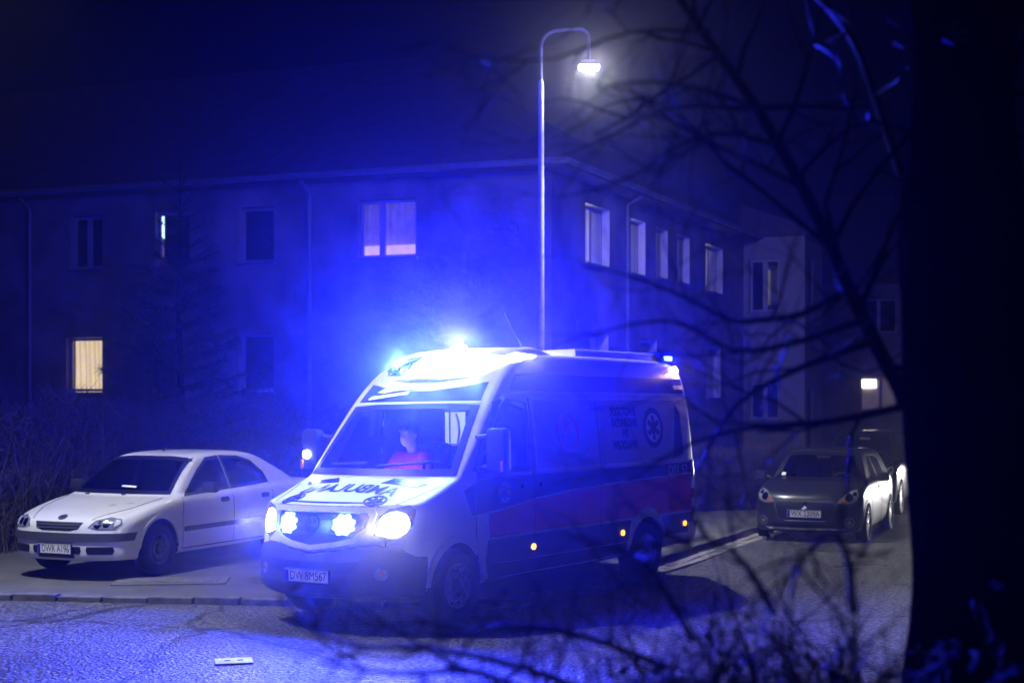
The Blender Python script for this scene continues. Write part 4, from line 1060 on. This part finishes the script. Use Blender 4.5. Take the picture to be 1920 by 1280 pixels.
# ---- grey hatchback (and the two other cars of the same make of mesh)
HW = [(-.80, .30), (-3.25, .30)]
h_wo = [[(-1.40, .925), (-2.24, .94), (-2.24, 1.375), (-1.95, 1.35)], [(-2.265, .942), (-3.05, .97), (-3.02, 1.29), (-2.75, 1.35), (-2.265, 1.378)]]
h_so = [(-.69, .965), (.69, .965), (.555, 1.375), (.3, 1.395), (-.3, 1.395), (-.555, 1.375)]
h_win = [inset(p, .021) for p in h_wo]; h_scr = inset(h_so, .022)
hat_f, hat_b = car_sdf(
    [(-.08, .19), (-.02, .25), (.0, .36), (0, .56), (-.03, .68), (-.10, .78), (-.24, .85), (-.6, .93), (-.98, .99), (-1.4, 1.0), (-3.3, 1.02), (-3.66, 1.0), (-3.76, .9), (-3.82, .7), (-3.84, .5), (-3.80, .33), (-3.7, .22), (-2.8, .18), (-1.2, .18)],
    [(-3, .1), (.76, .17), (.82, .26), (.85, .42), (.862, .58), (.855, .74), (.83, .90), (.77, .99), (.60, 1.06), (-3, 1.08)],
    [(-.92, .88), (-1.0, .97), (-1.58, 1.385), (-1.80, 1.45), (-2.3, 1.49), (-2.8, 1.49), (-3.3, 1.45), (-3.52, 1.39), (-3.66, 1.12), (-3.76, .9)],
    [(-3, .7), (.82, .80), (.765, .97), (.605, 1.35), (.53, 1.42), (.38, 1.465), (-3, 1.51)],
    HW, .355, [(-3.84, .72), (-3.65, .82), (-3.2, .86), (-.8, .86), (-.42, .84), (-.16, .77), (0, .66), (.1, .5)], .26, .24, h_scr, h_win, (-3.6, -1.0), win_y=.4)

def hatchback(name, label, loc, yaw, paint, txt, lit=False, detail=True, proto=[]):
    car = thing(name, label, 'car', loc, heading(yaw))
    if not proto:
        o = car_body(car, hat_f, hat_b, (-3.95, 0, .1), (.1, .96, 1.58), paint); proto.append(o.data)
    else:
        me = proto[0].copy(); me.materials[0] = MATS[paint]; o = bpy.data.objects.new('body', me); col.objects.link(o); o.parent = car
    q = lambda name, VF, axis, m, off=.004, side=1, parent=car, **k: patch(name, hat_f, VF, axis, m, parent, off, side, **k)
    glaze(car, hat_f, h_so, 'x', 'glass', name='windscreen', seal=.045, depth=2.5)
    q('rear_window', cdt([(-.5, 1.10), (.5, 1.10), (.46, 1.35), (-.46, 1.35)], .06), 'x', 'pane', .006, -1, start=4.1, depth=2.5)
    for s in (1, -1):
        for w in h_wo: glaze(car, hat_f, w, 'y', 'tint_glass', s, seal=.038)
        lamp = [(.47, .665), (.53, .73), (.64, .83), (.73, .86), (.775, .78), (.745, .685), (.62, .65)]
        h = q('headlight', cdt(lamp if s > 0 else mir(lamp), .04), 'x', 'lamp_cover', .006)
        q('lens', cdt(circ((s*.645, .745), .055, 16), .03), 'x', 'head_on2' if lit else 'reflector', .012, parent=h)
        q('indicator', cdt([(s*.53, .68), (s*.60, .675), (s*.60, .72), (s*.545, .72)][::s], .03), 'x', 'amber', .010, parent=h)
        q('indicator', cdt(circ((s*.715, .80), .028, 10), .03), 'x', 'reflector', .010, parent=h)
        fg = q('fog_light', cdt(circ((s*.66, .375), .06, 18), .04), 'x', 'seal', .006)
        q('lens', cdt(circ((s*.66, .375), .034, 14), .03), 'x', 'lamp_cover', .010, parent=fg)
        q('fog_trim', ring2(circ((s*.66, .375), .070, 20), circ((s*.66, .375), .06, 20)), 'x', 'chrome', .008, parent=fg)
        q('tail_light', cdt([(-3.60, .80), (-3.79, .78), (-3.74, 1.02), (-3.62, 1.02)], .04), 'y', 'red_lens', .006, s)
        gapline(car, hat_f, [(-1.28, .25), (-1.25, .62), (-1.34, .94)], 'y', s); gapline(car, hat_f, [(-2.25, .24), (-2.25, .95)], 'y', s)
        gapline(car, hat_f, [(-.12, s*.52), (-.55, s*.66), (-.98, s*.70)], 'z', 1)
        for x in (-2.08, -3.0): q('door_handle', cdt([(x-.1, .825), (x+.1, .82), (x+.1, .855), (x-.1, .86)], .04), 'y', paint, .03, s, skirt=.03)
        for xw, zw in HW: arch_lip(car, hat_f, xw, zw, .345, .385, paint, s)
        for xw, zw in HW: wheel(car, (xw, s*.765, zw), .30, .185, .205, 'alloy', s)
    gro = [(-.44, .70), (.44, .70), (.49, .62), (.42, .42), (.34, .375), (-.34, .375), (-.42, .42), (-.49, .62)]
    gri = inset(gro, .03)
    gl = q('grille', cdt(gri, .05), 'x', 'seal', .004)
    q('grille_surround', ring2(gro, gri, .05), 'x', 'grey_plastic', .012, parent=gl)
    for k in range(9):
        z = .425+.028*k; w = .37+.012*min(k, 6); q('grille_slat', cdt([(-w, z), (w, z), (w, z+.008), (-w, z+.008)], .06), 'x', 'grey_plastic', .012, parent=gl)
    q('chrome_strip', cdt([(-.30, .385), (.30, .385), (.32, .40), (-.32, .40)], .05), 'x', 'chrome', .016, parent=gl)
    V = np.array([(-.05, .03), (.02, .075), (.05, .05), (.0, .012), (.05, -.03), (-.02, -.075), (-.05, -.05), (0, -.012)])*.85+np.array([0, .615])
    q('badge', cdt([tuple(v) for v in V], .03), 'x', 'chrome', .022, parent=gl)
    q('lower_lip', cdt([(-.56, .255), (.56, .255), (.62, .285), (-.62, .285)], .06), 'x', 'chrome' if paint == 'grey_paint' else 'grey_plastic', .014)
    q('lower_intake', cdt([(-.5, .295), (.5, .295), (.46, .345), (-.46, .345)], .06), 'x', 'seal', .006)
    if txt: plate(car, hat_f, 0, .50, txt, off=.034)
    door_mirror(car, -1.42, .90, 1.0, paint)
    interior(car, (-1.95, -2.85), .35, .55, (-1.42, .35, .92))
    G().box((-1.62, 0, 1.325), (.03, .22, .06)).obj('rear_view_mirror', 'white_lens', car, bevel=.012)
    q('windscreen_sticker', cdt([(-.60, 1.03), (-.53, 1.03), (-.53, 1.075), (-.595, 1.075)], .04), 'x', 'plate_white', .003, depth=2.5)
    G().box((-1.06, .1, 1.005), (.02, .55, .012), Matrix.Rotation(.05, 3, 'X')).obj('wiper', 'black_plastic', car)
    return car
hb = hatchback('parked_hatchback', 'dark grey hatchback parked along the kerb of the side street', (4.50, 21.9, -.13), math.radians(22.8), 'grey_paint', 'WX 2309A')
bk = hatchback('parked_hatchback', 'black hatchback parked behind the grey hatchback, mostly hidden', (6.62, 27.8, -.15), math.radians(22.8), 'black_paint', None)
bk.scale = (1.08, 1.0, 1.13)
oc = hatchback('approaching_car', 'silver car with headlights on coming from the right beyond the big tree trunk', (19.0, 44.0, -.36), math.radians(33), 'silver_paint', None, lit=True)
for s in (1, -1):
    light('head_beam', 'SPOT', (.06, s*.645, .745), POWER['oncoming'], (1, .97, .92), oc, .06, target=(20, .87, -.3), cone=14, blend=.35)
# ------------------------------------------------------------------ street lamps
def street_lamp(label, loc, rz, power, aim=(.74, 0, 0), cone=150, spill=130, tint=(1, .985, .95)):
    t = thing('street_lamp', label, 'street lamp', loc, rz, 'street lamps')
    G().lathe([(.14, 0), (.13, .9), (.06, 1.0), (.052, 3), (.042, 7.05), (.028, 7.12), (0, 7.13)], (0, 0, 0), (0, 0, 1), 16).obj('pole', 'galvanised', t)
    g = G(); P = [(0, 0, 7.08), (0, 0, 7.55)]
    for k in range(7): a = math.pi-math.pi/2*k/6; P.append((.28+.28*math.cos(a), 0, 7.62+.26*math.sin(a)))
    for k in range(7): a = math.pi/2-math.pi/2*k/6; P.append((.58+.16*math.cos(a), 0, 7.76+.14*math.sin(a)))
    P.append((.74, 0, 7.42)); g.tube(P, .024, 8); g.obj('arm', 'lamp_body', t)
    hd = G().box((.74, 0, 7.37), (.34, .26, .10), taper=.45).obj('lamp_head', 'lamp_body', t, bevel=.02)
    G().box((.74, 0, 7.305), (.30, .22, .03)).obj('led_panel', 'led_white', hd, bevel=.008)
    G().box((0, -.10, 1.3), (.10, .06, .34)).obj('service_door', 'lamp_body', t, bevel=.008)
    light('lamp_light', 'SPOT', (.74, 0, 7.26), power, tint, t, .12, target=aim, cone=cone, blend=.45)
    light('lamp_spill', 'POINT', (.74, 0, 7.24), spill, (1, .985, .95), t, .1)
    return t
lamp1 = street_lamp('tall thin lamp post with a lit hooked lamp, rising behind the ambulance', (.45, 22.0, -.05), 0, POWER['lamp'], (5.2, -1.2, 0), 124)
light('lamp_light', 'SPOT', (.76, .02, 7.255), POWER['street'], (1, .985, .95), lamp1, .12, target=(5.8, 12.5, 2.6), cone=46, blend=.6)
street_lamp('lamp post with a lit hooked lamp by the kerb close to the white sedan', (-6.5, 13.9, .0), math.radians(0), POWER['lamp2'], (2.9, .9, 0), 96, .5, (.88, .9, 1))

# ------------------------------------------------------------------ trees and shrubs
def at(xi, yi, d): return Vector(((xi-960)/2667*d, d, 2.1-(yi-752)/2667*d))
def rv(s=1.): return Vector((random.gauss(0, s), random.gauss(0, s), random.gauss(0, s)))
def grow(g, p, d, L, r, depth, kids=3, spread=.8, up=.1, sides=5):
    pts = [p]; n = 4
    for i in range(n):
        d = (d+rv(.16)+Vector((0, 0, up))).normalized(); pts.append(pts[-1]+d*L/n)
    g.tube(pts, [r*(1-.6*i/n) for i in range(n+1)], sides, cap=False)
    if depth:
        for k in range(kids):
            i = random.randint(1, n); dd = (d+rv(spread)).normalized()
            grow(g, pts[i], dd, L*random.uniform(.45, .75), max(r*.55, .0016), depth-1, kids, spread, up, max(3, sides-1))

tree = thing('street_tree', 'big bare tree with a dark trunk close by at the right edge', 'tree', (1.555, 5.0, 0))
off = -Vector((1.555, 5.0, 0)); random.seed(21)
g = G(); P = []; Rr = []; n = 90
from mathutils import noise as mnoise
for i in range(n+1):
    z = 7.2*i/n; P.append(Vector((.05*math.sin(z*1.1)+.012*z, .03*math.sin(z*.9), z-.05))); Rr.append((.225+.13*math.exp(-z*2.0))*(1-.045*z)*(1+.05*math.sin(z*3.1)+.03*math.sin(z*7.3)))
g.tube(P, Rr, 64)
vv = []
for x, y, z in g.v:
    c = P[min(n, max(0, round((z+.05)/7.2*n)))]; dx, dy = x-c.x, y-c.y; a = math.atan2(dy, dx)
    k = 1+.20*mnoise.noise(Vector((math.cos(a)*1.6, math.sin(a)*1.6, z*1.1)))+.07*mnoise.noise(Vector((math.cos(a)*6, math.sin(a)*6, z*1.6)))+.05*abs(mnoise.noise(Vector((math.cos(a)*14, math.sin(a)*14, z*3))))
    vv.append((c.x+dx*k, c.y+dy*k, z))
g.v = vv
g.obj('trunk', 'bark', tree)
def limb(name, pts, d0, d1, r0, r1, kids, Lk, depth=2):
    n = len(pts); Q = [at(x, y, d0+(d1-d0)*i/(n-1))+off for i, (x, y) in enumerate(pts)]
    # smooth the polyline
    S_ = [Q[0]]
    for i in range(n-1):
        for t in (.33, .66, 1.): 
            a, b = Q[i], Q[i+1]; p0 = Q[max(0, i-1)]; p3 = Q[min(n-1, i+2)]
            S_.append(.5*((2*a)+(b-p0)*t+(2*p0-5*a+4*b-p3)*t*t+(3*a-p0-3*b+p3)*t**3))
    g = G(); m = len(S_); g.tube(S_, [r0+(r1-r0)*i/(m-1) for i in range(m)], 8)
    for k in range(kids):
        i = random.randint(m//5, m-1); t = (S_[i]-S_[i-1]).normalized()
        grow(g, S_[i], (t*.7+rv(.7)).normalized(), Lk*random.uniform(.5, 1.2), max(.0022, (r0+(r1-r0)*i/(m-1))*.55), depth, 2, .6, .03)
    g.obj(name, 'bark' if r0 > .025 else 'branch', tree)
limb('branch', [(1770, 880), (1690, 735), (1610, 580), (1530, 400), (1420, 205), (1310, 50), (1200, -120)], 5.0, 4.3, .030, .009, 18, .5)
limb('branch', [(1590, 545), (1500, 590), (1420, 600), (1370, 600), (1290, 560), (1190, 520), (1090, 500)], 4.7, 4.2, .013, .004, 12, .35)
limb('branch', [(1640, 640), (1500, 690), (1380, 760), (1310, 880)], 4.8, 4.5, .014, .005, 10, .4)
limb('branch', [(1620, 600), (1480, 645), (1370, 655), (1250, 600), (1060, 640)], 4.7, 4.2, .012, .003, 10, .4)
limb('branch', [(1422, 205), (1330, 172), (1220, 152), (1120, 165)], 4.4, 4.0, .010, .0035, 8, .3)
limb('branch', [(1450, 270), (1360, 250), (1270, 275), (1180, 335), (1050, 370)], 4.5, 4.1, .010, .003, 10, .35)
limb('branch', [(1500, 350), (1400, 300), (1320, 262), (1250, 225), (1180, 210)], 4.5, 4.1, .009, .003, 8, .3)
limb('branch', [(1700, 760), (1560, 790), (1420, 800), (1300, 830), (1180, 900)], 4.9, 4.4, .015, .004, 12, .45)
limb('branch', [(1690, 330), (1640, 180), (1590, 60), (1480, -60)], 5.0, 4.6, .018, .008, 10, .4)
limb('branch', [(1830, 420), (1880, 240), (1900, 60), (1960, -80)], 5.0, 5.3, .03, .015, 8, .4)
limb('branch', [(1330, 60), (1180, 60), (1040, 110), (900, 110)], 4.3, 3.9, .008, .002, 8, .3)

random.seed(5)
shr = thing('foreground_shrub', 'dark tangled shrub of bare twigs close by along the bottom edge', 'shrub', (.5, 4.0, 0))
g = G(); so = -Vector((.5, 4.0, 0))
def env(X): return float(np.interp(X, [-.85, -.4, 0, .35, .7, 1.0, 1.3, 1.6], [1.20, 1.20, 1.22, 1.30, 1.46, 1.56, 1.54, 1.50]))
for i in range(300):
    u = random.random(); X = -.30+1.75*u**.6 if i > 6 else random.uniform(-.6, -.1)
    hi = random.uniform(.72, 1.0)
    if i > 130: X = random.uniform(.3, 1.6); hi = random.uniform(.70, .90)
    d = random.uniform(3.0, 4.4); x = X*d/5; top = 2.1-(2.1-env(X)*hi)*d/5
    p = Vector((x+random.uniform(-.2, .2), d, 0)); pts = [p]; k = 5
    for j in range(k): p = p+Vector((random.gauss(0, .06), random.gauss(0, .06), top*.74/k)); pts.append(p)
    g.tube([q+so for q in pts], [.014*(1-.55*j/k) for j in range(k+1)], 5, cap=False)
    for j in range(5):
        q = pts[random.randint(2, k)]
        grow(g, q+so, Vector((random.gauss(0, .9), random.gauss(0, .6), .45)).normalized(), top*random.uniform(.16, .27), .0065, 2, 3, .8, .03, 4)
for pl in ([(1180, 1330), (980, 1250), (800, 1215), (640, 1205), (520, 1120)], [(1050, 1330), (900, 1260), (740, 1262), (600, 1240)], [(1300, 1200), (1230, 1080), (1190, 1040), (1130, 1055)],
           [(1450, 1150), (1400, 1060), (1330, 1010), (1270, 1020)], [(1600, 1150), (1590, 1050), (1560, 1000), (1510, 1040), (1480, 1120)], [(1250, 1250), (1090, 1190), (960, 1170), (850, 1190)]):
    d = random.uniform(3.3, 4.0); Q = [at(x, y, d)+so for x, y in pl]; S_ = []
    for i in range(len(Q)-1):
        a, b2 = Q[i], Q[i+1]; p0 = Q[max(0, i-1)]; p3 = Q[min(len(Q)-1, i+2)]
        for t in (0, .33, .66): S_.append(.5*((2*a)+(b2-p0)*t+(2*p0-5*a+4*b2-p3)*t*t+(3*a-p0-3*b2+p3)*t**3))
    S_.append(Q[-1]); m = len(S_); g.tube(S_, [.011*(1-.65*i/(m-1)) for i in range(m)], 6)
    for k in range(9):
        i = random.randint(1, m-1); t = (S_[i]-S_[i-1]).normalized(); grow(g, S_[i], (t*.6+rv(.6)).normalized(), random.uniform(.12, .26), .005, 1, 3, .7, .02, 4)
g.obj('twigs', 'branch', shr)
vs = np.array(g.v); r_ = np.random.default_rng(4); zz = vs[:, 2]; pw = np.clip(1.45-zz, 0, 1)*(zz > .55); pick = r_.choice(len(zz), 8000, p=pw/pw.sum())
c = vs[pick]+r_.normal(0, .012, (len(pick), 3)); a = r_.normal(0, 1, c.shape); a /= np.linalg.norm(a, axis=1)[:, None]; b = np.cross(a, r_.normal(0, 1, c.shape)); b /= np.linalg.norm(b, axis=1)[:, None]
sz = r_.uniform(.008, .02, len(c))[:, None]
V = np.stack([c-a*sz*1.6, c-b*sz*.7+a*sz*.1, c+a*sz*1.6, c+b*sz*.7+a*sz*.1], 1).reshape(-1, 3)
lf = link_mesh('dry_leaves', mesh_np('dry_leaves', V, np.arange(len(V)).reshape(-1, 4)), 'branch', shr, smooth=False); lf['kind'] = 'stuff'

# young spruce in the garden
random.seed(9); spx = -6.45
sp = thing('spruce_tree', 'slender spruce with a thin tip in the garden before the left facade', 'tree', (spx, 27.6, 0))
G().tube([(0, 0, 0), (.03, 0, 2), (-.02, 0, 4), (.02, 0, 5.6), (0, 0, 6.75)], [.10, .075, .05, .025, .008], 8).obj('trunk', 'bark', sp)
gb = G(); NP = []; ND = []
z = .4
while z < 6.3:
    k = 6 if z < 5 else 4; a0 = random.random()*6
    for j in range(k):
        a = a0+2*math.pi*j/k+random.uniform(-.3, .3); L = (1.75*(1-z/6.7)**.8+.12)*random.uniform(.75, 1.1); upz = .05+.55*(z/6.5)**3
        d = Vector((math.cos(a), math.sin(a), upz)); P = [Vector((0, 0, z))+d*L*t+Vector((0, 0, .18*L*t*t)) for t in (0, .33, .66, 1)]
        gb.tube(P, [.016, .012, .008, .003], 4, cap=False)
        dens = int(L*150*(1 if z < 4.6 else .25))
        for q in range(dens):
            t = random.random()**.8; NP.append(tuple(Vector((0, 0, z))+d*L*t+Vector((0, 0, .18*L*t*t)))); ND.append((d.x*.5+random.gauss(0, .6), d.y*.5+random.gauss(0, .6), random.gauss(-.15, .35)))
    z += random.uniform(.22, .34)
gb.obj('branches', 'bark', sp)
NP = np.array(NP); V, F, _ = twigs(NP, np.array(ND), rng.uniform(.10, .24, len(NP)), np.full(len(NP), .009), 2, .2, seed=11)
link_mesh('crown', mesh_np('crown', V, F), 'needles', sp, smooth=False)
# a clipped evergreen under the lit window
random.seed(12); ev = thing('evergreen_shrub', 'dense dark evergreen covering the right edge of the lit ground floor window', 'shrub', (-7.25, 28.3, 0))
n = 6500; r_ = np.random.default_rng(31); th = r_.uniform(0, 6.283, n); hz = r_.uniform(0, 1, n)**.9; R0 = 1.05*(1-hz**1.9)*(1+.18*np.sin(3*th+hz*7)); rr = R0*r_.uniform(.55, 1, n)**.5
P = np.stack([rr*np.cos(th), rr*np.sin(th), hz*3.3], 1); D = np.stack([np.cos(th), np.sin(th), np.full(n, .9)], 1)+r_.normal(0, .35, (n, 3))
V, F, _ = twigs(P, D, r_.uniform(.12, .28, n), np.full(n, .014), 2, .25, seed=8); link_mesh('crown', mesh_np('crown', V, F), 'needles', ev, smooth=False)
G().tube([(0, 0, 0), (.02, 0, 1.5), (0, .02, 3.1)], [.08, .06, .02], 8).obj('trunk', 'bark', ev)

# ------------------------------------------------------------------ person in the cab
def cap(a, b, r0, r1=None):
    a = np.array(a, float); b = np.array(b, float); r1 = r0 if r1 is None else r1
    def f(x, y, z):
        e = b-a; L = e@e; t = np.clip(((x-a[0])*e[0]+(y-a[1])*e[1]+(z-a[2])*e[2])/L, 0, 1)
        return np.sqrt((x-a[0]-e[0]*t)**2+(y-a[1]-e[1]*t)**2+(z-a[2]-e[2]*t)**2)-(r0+(r1-r0)*t)
    return f
def ell(c, r, tilt=0.):
    ct, st_ = math.cos(tilt), math.sin(tilt)
    def f(x, y, z):
        X, Y, Zz = x-c[0], y-c[1], z-c[2]; X, Zz = X*ct+Zz*st_, -X*st_+Zz*ct
        k = np.sqrt((X/r[0])**2+(Y/r[1])**2+(Zz/r[2])**2); return (k-1)*min(r)
    return f
def union(fs, k):
    def f(x, y, z):
        v = fs[0](x, y, z)
        for q in fs[1:]: v = smin(v, q(x, y, z), k)
        return v
    return f
HC = (-1.93, -.34, 1.745); TL = math.radians(22)
head = [ell(HC, (.098, .078, .125), TL), ell((HC[0]+.035, HC[1], HC[2]-.07), (.065, .055, .06), TL), cap((-2.03, -.37, 1.56), (-1.96, -.345, 1.68), .058)]
face = [cap((HC[0]+.095, HC[1], HC[2]+.005), (HC[0]+.118, HC[1], HC[2]-.035), .010, .016), cap((HC[0]+.082, HC[1]-.022, HC[2]-.075), (HC[0]+.082, HC[1]+.022, HC[2]-.075), .010),
        cap((HC[0]+.09, HC[1]-.05, HC[2]+.032), (HC[0]+.09, HC[1]+.05, HC[2]+.032), .012)]+[ell((HC[0]-.01, HC[1]+s*.08, HC[2]-.01), (.025, .012, .035)) for s in (1, -1)]
sh = {1: (-2.05, -.19, 1.50), -1: (-2.05, -.56, 1.50)}
el = {1: (-1.88, -.07, 1.26), -1: (-1.86, -.66, 1.24)}
wr = {1: (-1.63, -.10, 1.33), -1: (-1.62, -.50, 1.30)}
torso = [cap((-2.14, -.385, 1.10), (-2.07, -.38, 1.42), .155, .15), cap((-2.06, -.24, 1.46), (-2.06, -.52, 1.46), .085)]
arms = []; hands = []; legs = []
for s in (1, -1):
    arms += [cap(sh[s], el[s], .062, .048), cap(el[s], wr[s], .047, .032)]
    w_ = Vector(wr[s]); f_ = (w_-Vector(el[s])).normalized(); sd = Vector((0, 1, 0))
    palm = w_+f_*.055; hands.append(cap(w_, palm, .026, .030)); hands.append(cap(palm-sd*.022, palm+sd*.022, .018))
    for j, ln_ in enumerate((.052, .062, .058, .045)):
        b0 = palm+f_*.025+sd*(.030-.020*j); b1 = b0+(f_*.8-Z*.35).normalized()*ln_*.55; b2 = b1+(f_*.2-Z).normalized()*ln_*.5
        hands += [cap(b0, b1, .0092, .0085), cap(b1, b2, .0085, .0072)]
    t0 = w_+f_*.03+sd*(-s*.022); t1 = t0+(f_*.6-sd*s*.7).normalized()*.04; hands += [cap(t0, t1, .011, .010), cap(t1, t1+(f_-Z*.3).normalized()*.03, .010, .008)]
    hy = -.385+s*.10
    legs += [cap((-2.14, hy, 1.08), (-1.72, hy+s*.03, 1.06), .088, .062), cap((-1.72, hy+s*.03, 1.06), (-1.66, hy+s*.03, .76), .058, .042), cap((-1.68, hy+s*.03, .73), (-1.60, hy+s*.04, .71), .045, .035)]
bodyf = union(head+torso+arms+legs, .03); hf = union(hands, .012); ff = union(face, .012)
pf2 = lambda x, y, z: smin(smin(bodyf(x, y, z), hf(x, y, z), .012), ff(x, y, z), .014)
person = bpy.data.objects.new('person', None)
per = thing('person', 'person in an orange red jacket sitting in the ambulance cab, head bowed', 'person')
per.location = amb.location; per.rotation_euler = amb.rotation_euler
link_mesh('body', surfnet('body', pf2, (-2.35, -.78, .62), (-1.48, .05, 1.92), .011, sym=False), 'skin', per)
jf = lambda x, y, z: np.maximum(union(torso+arms, .04)(x, y, z)-.014, -(1.585-z)*-1)
jk = lambda x, y, z: np.maximum(union(torso+arms, .04)(x, y, z)-.014, z-1.575)
link_mesh('jacket', surfnet('jacket', jk, (-2.40, -.80, .85), (-1.52, .06, 1.66), .015, sym=False), 'jacket', per)
tr = lambda x, y, z: union(legs, .03)(x, y, z)-.012
link_mesh('trousers', surfnet('trousers', tr, (-2.35, -.70, .6), (-1.50, 0, 1.24), .016, sym=False), 'trousers', per)
bd_ = lambda x, y, z: np.maximum(union(torso+arms, .04)(x, y, z)-.020, np.minimum(np.abs(z-1.36)-.025, np.abs(z-1.20)-.025))
link_mesh('reflective_bands', surfnet('reflective_bands', bd_, (-2.40, -.80, 1.1), (-1.52, .06, 1.45), .014, sym=False), 'reflective', per)
hr = lambda x, y, z: np.maximum(ell((HC[0]-.012, HC[1], HC[2]+.02), (.112, .09, .125), TL)(x, y, z), np.minimum(1, (x-HC[0])*.75-(z-HC[2])*.62-.005))
link_mesh('hair', surfnet('hair', hr, (-2.1, -.5, 1.58), (-1.78, -.2, 1.95), .010, sym=False), 'hair', per)

# ------------------------------------------------------------------ night haze
hz = G().box((0, 320, 6.0), (820, 780, 15.0)).obj('haze', 'ink', None, smooth=False)
tag(hz, kind='stuff')
hm = bpy.data.materials.new('haze'); hm.use_nodes = True; nt = hm.node_tree; nt.nodes.clear()
o_ = nt.nodes.new('ShaderNodeOutputMaterial'); pv = nt.nodes.new('ShaderNodeVolumePrincipled')
pv.inputs['Color'].default_value = (.9, .92, 1, 1); pv.inputs['Density'].default_value = HAZE; pv.inputs['Anisotropy'].default_value = .96
nt.links.new(pv.outputs[0], o_.inputs['Volume']); hz.data.materials[0] = hm
